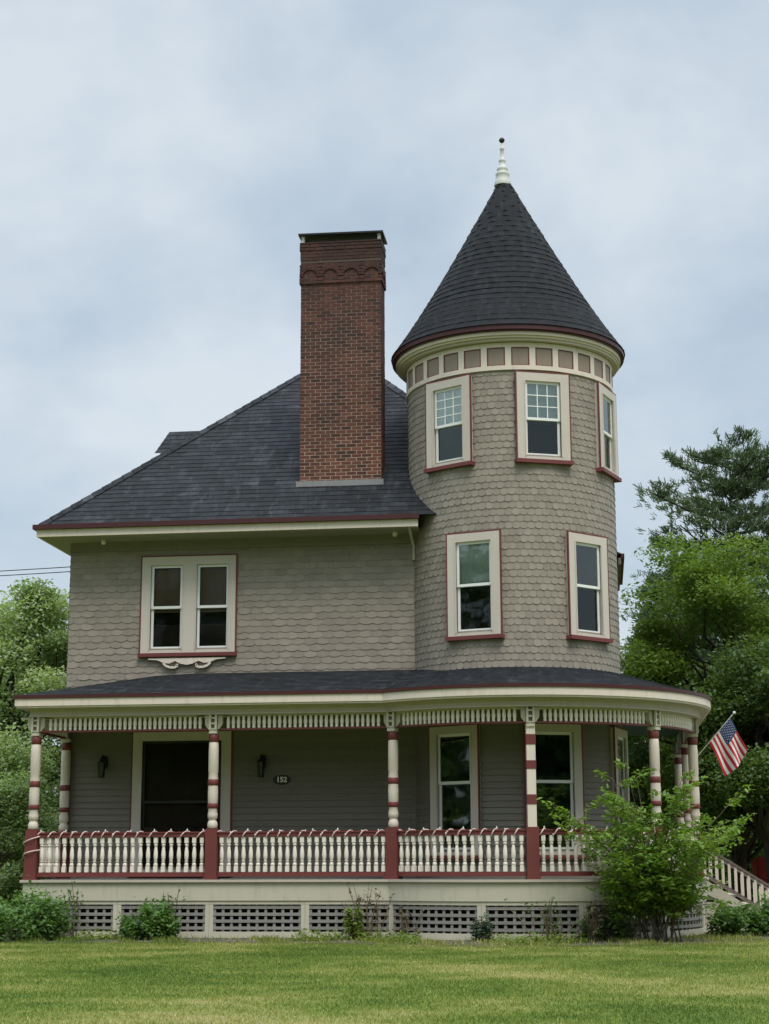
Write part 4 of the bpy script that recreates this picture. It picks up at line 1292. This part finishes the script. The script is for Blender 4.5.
# hedge closing the view under the trees on the right
for hx, hy, lb in ((4.6, 22, 'dense hedge between the tree trunks beyond the porch steps'), (8.6, 24, 'dense hedge behind the red pickup truck')):
    broadleaf('hedge', lb, hx, hy, 3.0, 2.4, .0, 30, 14000, .2, 'leaf_dark', int(hx * 10), .7, .8, None, .05, 'hedge')
# bushes and shrubs round the porch
def fan_bush(name, label, x, y, H, R, nst, seed, leaf, size, per, cat='bush', lowbare=.25, upright=.9):
    rng = np.random.default_rng(seed); root = empty(name, (x, y, 0)); tag(root, label, cat)
    mb = MB(); C, D = [], []
    for k in range(nst):
        az = 2 * pi * k / nst + rng.normal() * .4; rr = R * rng.uniform(.25, 1.0); h = H * rng.uniform(.42, 1.0) * (1.05 - .35 * (rr / R) ** 2)
        p0 = Vector((rng.normal() * .20, rng.normal() * .14, 0)); p1 = Vector((rr * .38 * cos(az), rr * .38 * sin(az), h * .6)); p2 = Vector((rr * cos(az), rr * sin(az), h))
        mb.tube([p0, p0.lerp(p1, .5) + Vector((0, 0, h * .05)), p1, p2], [.014, .012, .009, .004], 5)
        ns = int(9 + 8 * rng.random())
        for q in range(ns):
            t = lowbare + (1 - lowbare) * (q + rng.random()) / ns
            b = p0.lerp(p1, t / .6) if t < .6 else p1.lerp(p2, (t - .6) / .4)
            a2 = az + rng.normal() * 1.3; L = rng.uniform(.22, .75) * (1.3 - .6 * t)
            e = b + Vector((cos(a2) * L, sin(a2) * L, L * rng.uniform(.1, .7)))
            mb.tube([b, b.lerp(e, .5) + Vector((0, 0, .04)), e], [.006, .004, .002], 4)
            for w in range(per):
                u = rng.uniform(.15, 1.05); c = b.lerp(e, u); sd = rng.choice([-1, 1])
                d = np.array([cos(a2) * .5 - sin(a2) * sd, sin(a2) * .5 + cos(a2) * sd, rng.uniform(-.3, .35)])
                C.append(np.array(c) + d * size * .5 + rng.normal(size=3) * .03); D.append(d)
    mb.build('stems', M['bark_light'], root)
    C, D = np.array(C), np.array(D)
    n = len(C); rn = np.clip(.15 + .5 * (C[:, 2] / H) * rng.random(n) + .35 * rng.random(n), 0, 1)
    V, F, r = leaves(C, size, rng, 1.0, .42, rn, D)
    quads_mesh('foliage', V, F, r, M[leaf], root)
    return root
fan_bush('tall_bush', 'tall bright green bush with arching stems in front of the round porch corner', 3.62, -2.75, 2.95, 1.75, 36, 31, 'leaf_bush', .10, 36, lowbare=.20)
def shrub(name, label, x, y, H, R, n, seed, leaf, size, cat='shrub', group=None):
    rng = np.random.default_rng(seed); root = empty(name, (x, y, 0)); tag(root, label, cat, group)
    mb = MB()
    for k in range(14):
        a = rng.random() * 6.28; r = R * rng.random() ** .5
        mb.tube([(rng.normal() * .04, rng.normal() * .04, 0), (r * .5 * cos(a), r * .5 * sin(a), H * .5), (r * cos(a), r * sin(a), H * rng.uniform(.6, .95))], [.012, .008, .003], 5)
    mb.build('stems', M['bark_light'], root)
    ncl = 26; C = []
    for k in range(ncl):
        a = rng.random() * 6.28; r = R * rng.random() ** .5; z = H * (.12 + .82 * rng.random() * sqrt(max(0, 1 - (r / R) ** 2 * .75)))
        d = rng.normal(size=(n // ncl, 3)) * np.array([R, R, H]) * .16
        C.append(np.array([r * cos(a), r * sin(a), z]) + d)
    C = np.concatenate(C); C = C[C[:, 2] > .02]
    rn = np.clip(rng.random(len(C)) * .6 + C[:, 2] / H * .35, 0, 1)
    V, F, r = leaves(C, size, rng, .9, .6, rn)
    quads_mesh('foliage', V, F, r, M[leaf], root); return root
shrub('leafy_shrub', 'wide dark green shrub at the left end of the porch skirt', -7.25, -2.75, .74, .88, 6200, 41, 'leaf_shrub', .085)
shrub('leafy_shrub', 'round green shrub hiding the lattice under the second porch bay from the left', -4.92, -2.35, .56, .46, 4200, 42, 'leaf_shrub', .08)
shrub('leafy_shrub', 'low green shrub beside the porch steps', 5.05, -.70, .58, .42, 2800, 43, 'leaf_shrub', .08)
shrub('leafy_shrub', 'green shrub at the foot of the steps near the newel post', 5.85, -.25, .62, .5, 4000, 44, 'leaf_shrub', .08)
shrub('leafy_shrub', 'small dark bushy evergreen against the lattice of the round corner', .78, -2.85, .42, .16, 1200, 45, 'needle_blue', .05)
shrub('leafy_shrub', 'dark undergrowth shrub below the tall bush', 2.85, -2.45, .5, .4, 1800, 46, 'leaf_shrub', .075)
shrub('leafy_shrub', 'lime green young shrub between the dead stalks and the lattice', -1.42, -2.35, .55, .16, 500, 47, 'leaf_lime', .075)
def stalks(name, label, x, y, H, R, ns, seed, mat, leafmat, nl, size, cat='weed'):
    rng = np.random.default_rng(seed); root = empty(name, (x, y, 0)); tag(root, label, cat)
    mb = MB(); C = []
    for k in range(ns):
        a = rng.random() * 6.28; r = R * rng.random(); b = Vector((rng.normal() * R * .3, rng.normal() * .05, 0)); h = H * rng.uniform(.55, 1)
        e = Vector((b.x + r * cos(a), b.y + r * sin(a) * .4, h)); m = b.lerp(e, .5) + Vector((rng.normal() * .03, 0, h * .08))
        mb.tube([b, m, e], [.010, .008, .004], 4)
        for q in range(nl):
            t = rng.uniform(.2, 1); p = m.lerp(e, t) if rng.random() < .6 else b.lerp(m, t)
            C.append(np.array(p) + rng.normal(size=3) * .045)
    mb.build('stalks', M[mat], root)
    if C:
        V, F, r = leaves(np.array(C), size * 1.45, rng, .4, .5); quads_mesh('leaves', V, F, r, M[leafmat], root)
    return root
stalks('weed_plant', 'thin dead brown stalks standing against the fourth lattice panel', -1.25, -2.2, .98, .42, 15, 51, 'dry', 'dead_leaf', 7, .05)
stalks('weed_plant', 'dry brown weed stalks at the porch kink below the third post', -.55, -2.3, .62, .22, 9, 52, 'dry', 'dead_leaf', 8, .05)
stalks('weed_plant', 'sparse thin weeds in front of the lattice left of the tall bush', 1.95, -2.85, .75, .5, 18, 53, 'dry', 'leaf_shrub', 6, .05)
stalks('ornamental_grass', 'pale straw coloured grass tuft leaning on the lattice post', 2.62, -2.62, .72, .13, 30, 54, 'dry', 'dry', 3, .07, 'grass tuft')
stalks('weed_plant', 'thin green weed above the round shrub by the second lattice panel', -4.7, -2.15, .92, .3, 10, 55, 'bark_light', 'leaf_shrub', 7, .055)
stalks('weed_plant', 'tall thin green weed rising behind the wide dark shrub', -6.6, -2.2, 1.0, .5, 12, 56, 'bark_light', 'leaf_shrub', 8, .06)

# lawn blades
def blades(name, n, xr, yr, h0, h1, wd, mat, seed, keep=None, zfn=None):
    rng = np.random.default_rng(seed)
    X = rng.uniform(*xr, n); Y = rng.uniform(*yr, n)
    if keep is not None: k = keep(X, Y, rng); X, Y = X[k], Y[k]; n = len(X)
    a = rng.uniform(0, 2 * pi, n); h = rng.uniform(h0, h1, n); lean = rng.normal(size=(n, 2)) * h[:, None] * .45
    V = np.empty((n, 3, 3)); wx, wy = np.cos(a) * wd, np.sin(a) * wd
    V[:, 0] = np.stack([X - wx, Y - wy, np.full(n, -.005)], 1); V[:, 1] = np.stack([X + wx, Y + wy, np.full(n, -.005)], 1); V[:, 2] = np.stack([X + lean[:, 0], Y + lean[:, 1], h], 1)
    return quads_mesh(name, V.reshape(-1, 3), np.arange(n * 3).reshape(n, 3), rng.random(n), mat)
def outside_bed(X, Y, rng):
    d = np.hypot(X - TX, Y - TY)
    inbed = ((X < -.8) & (Y > -3.45)) | ((X >= -.8) & (d < 5.05))
    e = np.where(X < -.8, -1.85 - Y, d - 3.45)
    p = np.where(inbed, np.clip((e - 1.15) / .6, 0, .85), 1.0)
    p = np.where((X > 5.5) & (Y > -.95), 0, p)
    return rng.random(len(X)) < p
g = blades('grass', 420000, (-12, 9.5), (-21, -.5), .010, .034, .0080, M['grass'], 61, outside_bed)
tag(g, 'mown green lawn with yellowish dry patches in front of the house', 'grass', None, 'stuff')
def in_bed(X, Y, rng):
    d = np.hypot(X - TX, Y - TY)
    front = (X < -.8) & (Y < -1.95) & (Y > -3.5) & (X > -8.5); arc = (X >= -.8) & (d > 3.5) & (d < 5.1) & (Y < TY)
    p = np.where(front | arc, .10 + .75 * (np.sin(X * 2.1 + 1 + Y) * np.sin(X * 5.3 + .4 + 2.2 * Y) > .1), 0)
    return rng.random(len(X)) < p
g = blades('weeds', 52000, (-8.6, 6.4), (-4.4, .6), .02, .10, .010, M['grass'], 62, in_bed)
tag(g, 'rough uncut grass and weeds along the foot of the porch skirt', 'weeds', None, 'stuff')
rng = np.random.default_rng(77)
X = rng.uniform(-8.4, 5, 30000); Y = rng.uniform(-4.2, 0, 30000); edge = np.where(X < -.8, -1.9 - Y, np.hypot(X - TX, Y - TY) - 3.45) + .25 * np.sin(X * 3.1) + .15 * np.sin(X * 7.7)
k = (edge > .05) & (edge < 1.1) & (((X > -2.4) & (X < -.2)) | ((X > .9) & (X < 2.5)) | ((X > -6.2) & (X < -5.5))); X, Y = X[k], Y[k]
V, F, r = leaves(np.stack([X, Y, rng.uniform(.01, .20, len(X)) * rng.random(len(X))], 1), .065, rng, 1.2, .6)
g = quads_mesh('ground_cover', V, F, r, M['leaf_lime']); tag(g, 'bright low leafy ground cover along the porch bed', 'ground cover', None, 'stuff')
# fallen litter and pebbles
# ------------------------------------------------------------------ pickup truck at the right edge
tk = empty('pickup_truck', (9.2, 14.4, 0)); tag(tk, 'red pickup truck parked beyond the porch steps', 'truck')
# local x along the truck, tail at -2.45
sidep = [(-2.42, .62), (-2.45, 1.36), (-.55, 1.38), (-.30, 1.42), (.05, 1.95), (.45, 2.0), (1.05, 1.98), (1.55, 1.40), (2.3, 1.30), (2.6, 1.1), (2.65, .6), (2.2, .48), (-2.2, .48)]
def body_slab(mb, prof, y0, y1, mi=0): mb.prism(prof, y0, y1, mi)
mb = MB(); body_slab(mb, sidep, -.92, .92)
body = mb.build('body', M['car_red'], tk)
mb = MB(); mb.prism([(.12, 1.46), (.5, 1.9), (1.0, 1.88), (1.42, 1.46)], -.925, -.91); mb.prism([(.12, 1.46), (.5, 1.9), (1.0, 1.88), (1.42, 1.46)], .91, .925); mb.build('side_window', M['car_glass'], tk)
mb = MB(); mb.box(-2.56, -2.40, -.95, .95, .56, .74); mb.build('rear_bumper', M['chrome'], tk)
mb = MB(); mb.box(-2.475, -2.44, -.72, .72, .80, 1.34); mb.box(-2.49, -2.475, -.12, .12, 1.16, 1.24); mb.build('tailgate', M['car_red'], tk)
for y in (-.84, .84):
    mb = MB(); mb.box(-2.47, -2.40, -.075, .075, .86, 1.26); mb.build('tail_light', M['lens_red'], tk, (0, y, 0))
def wheel(x, y):
    n = 20; mb = MB(); R_ = Matrix.Translation((0, 0, 0)) @ Matrix.Rotation(pi / 2, 4, 'X')
    prof = [(.24, -.11), (.36, -.11), (.385, -.06), (.385, .06), (.36, .11), (.24, .11)]
    rows = [[tuple(R_ @ Vector((r * cos(2 * pi * i / n), r * sin(2 * pi * i / n), z))) for i in range(n)] for r, z in prof]
    mb.grid(rows, True, .5); w = mb.build('wheel', M['rubber'], tk, (x, y, .385))
    mb = MB(); rows = [[tuple(R_ @ Vector((r * cos(2 * pi * i / n), r * sin(2 * pi * i / n), z))) for i in range(n)] for r, z in [(.001, -.08), (.12, -.10), (.2, -.06), (.24, -.10), (.24, .10), (.2, .06), (.12, .10), (.001, .08)]]
    mb.grid(rows, True, .5); mb.build('rim', M['chrome'], w)
for x in (-1.5, 1.75):
    for y in (-.86, .86): wheel(x, y)

# service wires to the left wall
ww = empty('service_wire', (WL - .03, 2.0, 7.25)); tag(ww, 'twin overhead service wires running to the left wall of the house', 'wire')
for k, (dz, r) in enumerate(((.10, .010), (.0, .010))):
    path = []
    for i in range(25):
        t = i / 24; path.append((-26 * t, 2.5 * t, dz + .9 * t * t - .55 * t * (1 - t)))
    mb = MB(); mb.tube(path, r, 5); mb.build('cable', M['black_metal'], ww)
mb = MB(); mb.box(-.03, .03, -.05, .05, -.25, .08); mb.build('wall_bracket', M['metal'], ww)

# ------------------------------------------------------------------ camera, sky, sun
cam = bpy.data.cameras.new('camera'); co = bpy.data.objects.new('camera', cam); COL.objects.link(co)
cam.sensor_fit = 'VERTICAL'; cam.sensor_height = 36; cam.sensor_width = 27
cam.lens = 1661.1 / 1024 * 36; cam.clip_end = 2000
co.matrix_world = Matrix.Translation((2.81, -31, 1.324)) @ Matrix.Rotation(.1276, 4, 'Z') @ Matrix.Rotation(pi / 2 + .2065, 4, 'X') @ Matrix.Rotation(-.0035, 4, 'Z')
scene.camera = co

SUN_EL, SUN_AZ = radians(58), radians(150)    # azimuth clockwise from +y: behind the camera to the right
w = bpy.data.worlds.new('World'); scene.world = w; w.use_nodes = True
nt = w.node_tree; nt.nodes.clear()
def N(t, **k):
    n = nt.nodes.new(t)
    for a, b in k.items(): setattr(n, a, b)
    return n
out = N('ShaderNodeOutputWorld'); bg = N('ShaderNodeBackground'); bg.inputs[1].default_value = .10
sky = N('ShaderNodeTexSky', sky_type='NISHITA', sun_disc=False); sky.sun_elevation = SUN_EL; sky.sun_rotation = SUN_AZ; sky.air_density = 1.2; sky.dust_density = 2.0
tc = N('ShaderNodeTexCoord'); sep = N('ShaderNodeSeparateXYZ'); nt.links.new(tc.outputs['Generated'], sep.inputs[0])
mp = N('ShaderNodeMapping'); mp.inputs['Scale'].default_value = (1.0, 1.0, 1.5); mp.inputs['Location'].default_value = (.35, .0, .2); nt.links.new(tc.outputs['Generated'], mp.inputs[0])
nz = N('ShaderNodeTexNoise'); nz.inputs['Scale'].default_value = 5.6; nz.inputs['Detail'].default_value = 5; nz.inputs['Roughness'].default_value = .53; nz.inputs['Distortion'].default_value = .15; nt.links.new(mp.outputs[0], nz.inputs['Vector'])
rp = N('ShaderNodeValToRGB'); e = rp.color_ramp.elements
e[0].position = .34; e[0].color = (3.75, 4.55, 5.4, 1); e[1].position = .64; e[1].color = (5.6, 6.15, 6.6, 1)
nt.links.new(nz.outputs['Fac'], rp.inputs[0])
# an overcast sky is brighter towards the zenith
mr = N('ShaderNodeMapRange'); mr.inputs[1].default_value = .50; mr.inputs[2].default_value = 1.0; mr.inputs[3].default_value = 1.0; mr.inputs[4].default_value = 4.8; nt.links.new(sep.outputs[2], mr.inputs[0])
vm = N('ShaderNodeVectorMath', operation='SCALE'); nt.links.new(rp.outputs[0], vm.inputs[0]); nt.links.new(mr.outputs[0], vm.inputs[3])
mx = N('ShaderNodeMix', data_type='RGBA'); mx.inputs[0].default_value = .88
nt.links.new(sky.outputs[0], mx.inputs[6]); nt.links.new(vm.outputs[0], mx.inputs[7])
nt.links.new(mx.outputs[2], bg.inputs[0]); nt.links.new(bg.outputs[0], out.inputs[0])

sl2 = bpy.data.lights.new('sun', 'SUN'); sl2.energy = 1.5; sl2.angle = radians(22); sl2.color = (1, .93, .82)
so = bpy.data.objects.new('sun', sl2); COL.objects.link(so)
dirv = Vector((sin(SUN_AZ) * cos(SUN_EL), cos(SUN_AZ) * cos(SUN_EL), sin(SUN_EL)))
so.rotation_euler = dirv.to_track_quat('Z', 'Y').to_euler(); so.location = (10, -20, 30)

scene.view_settings.view_transform = 'Standard'; scene.view_settings.look = 'None'
scene.view_settings.exposure = 0.40; scene.view_settings.gamma = 1.0
try: scene.view_settings.use_curve_mapping = False
except Exception: pass
scene.cycles.max_bounces = 6; scene.cycles.transparent_max_bounces = 12; scene.cycles.use_denoising = True
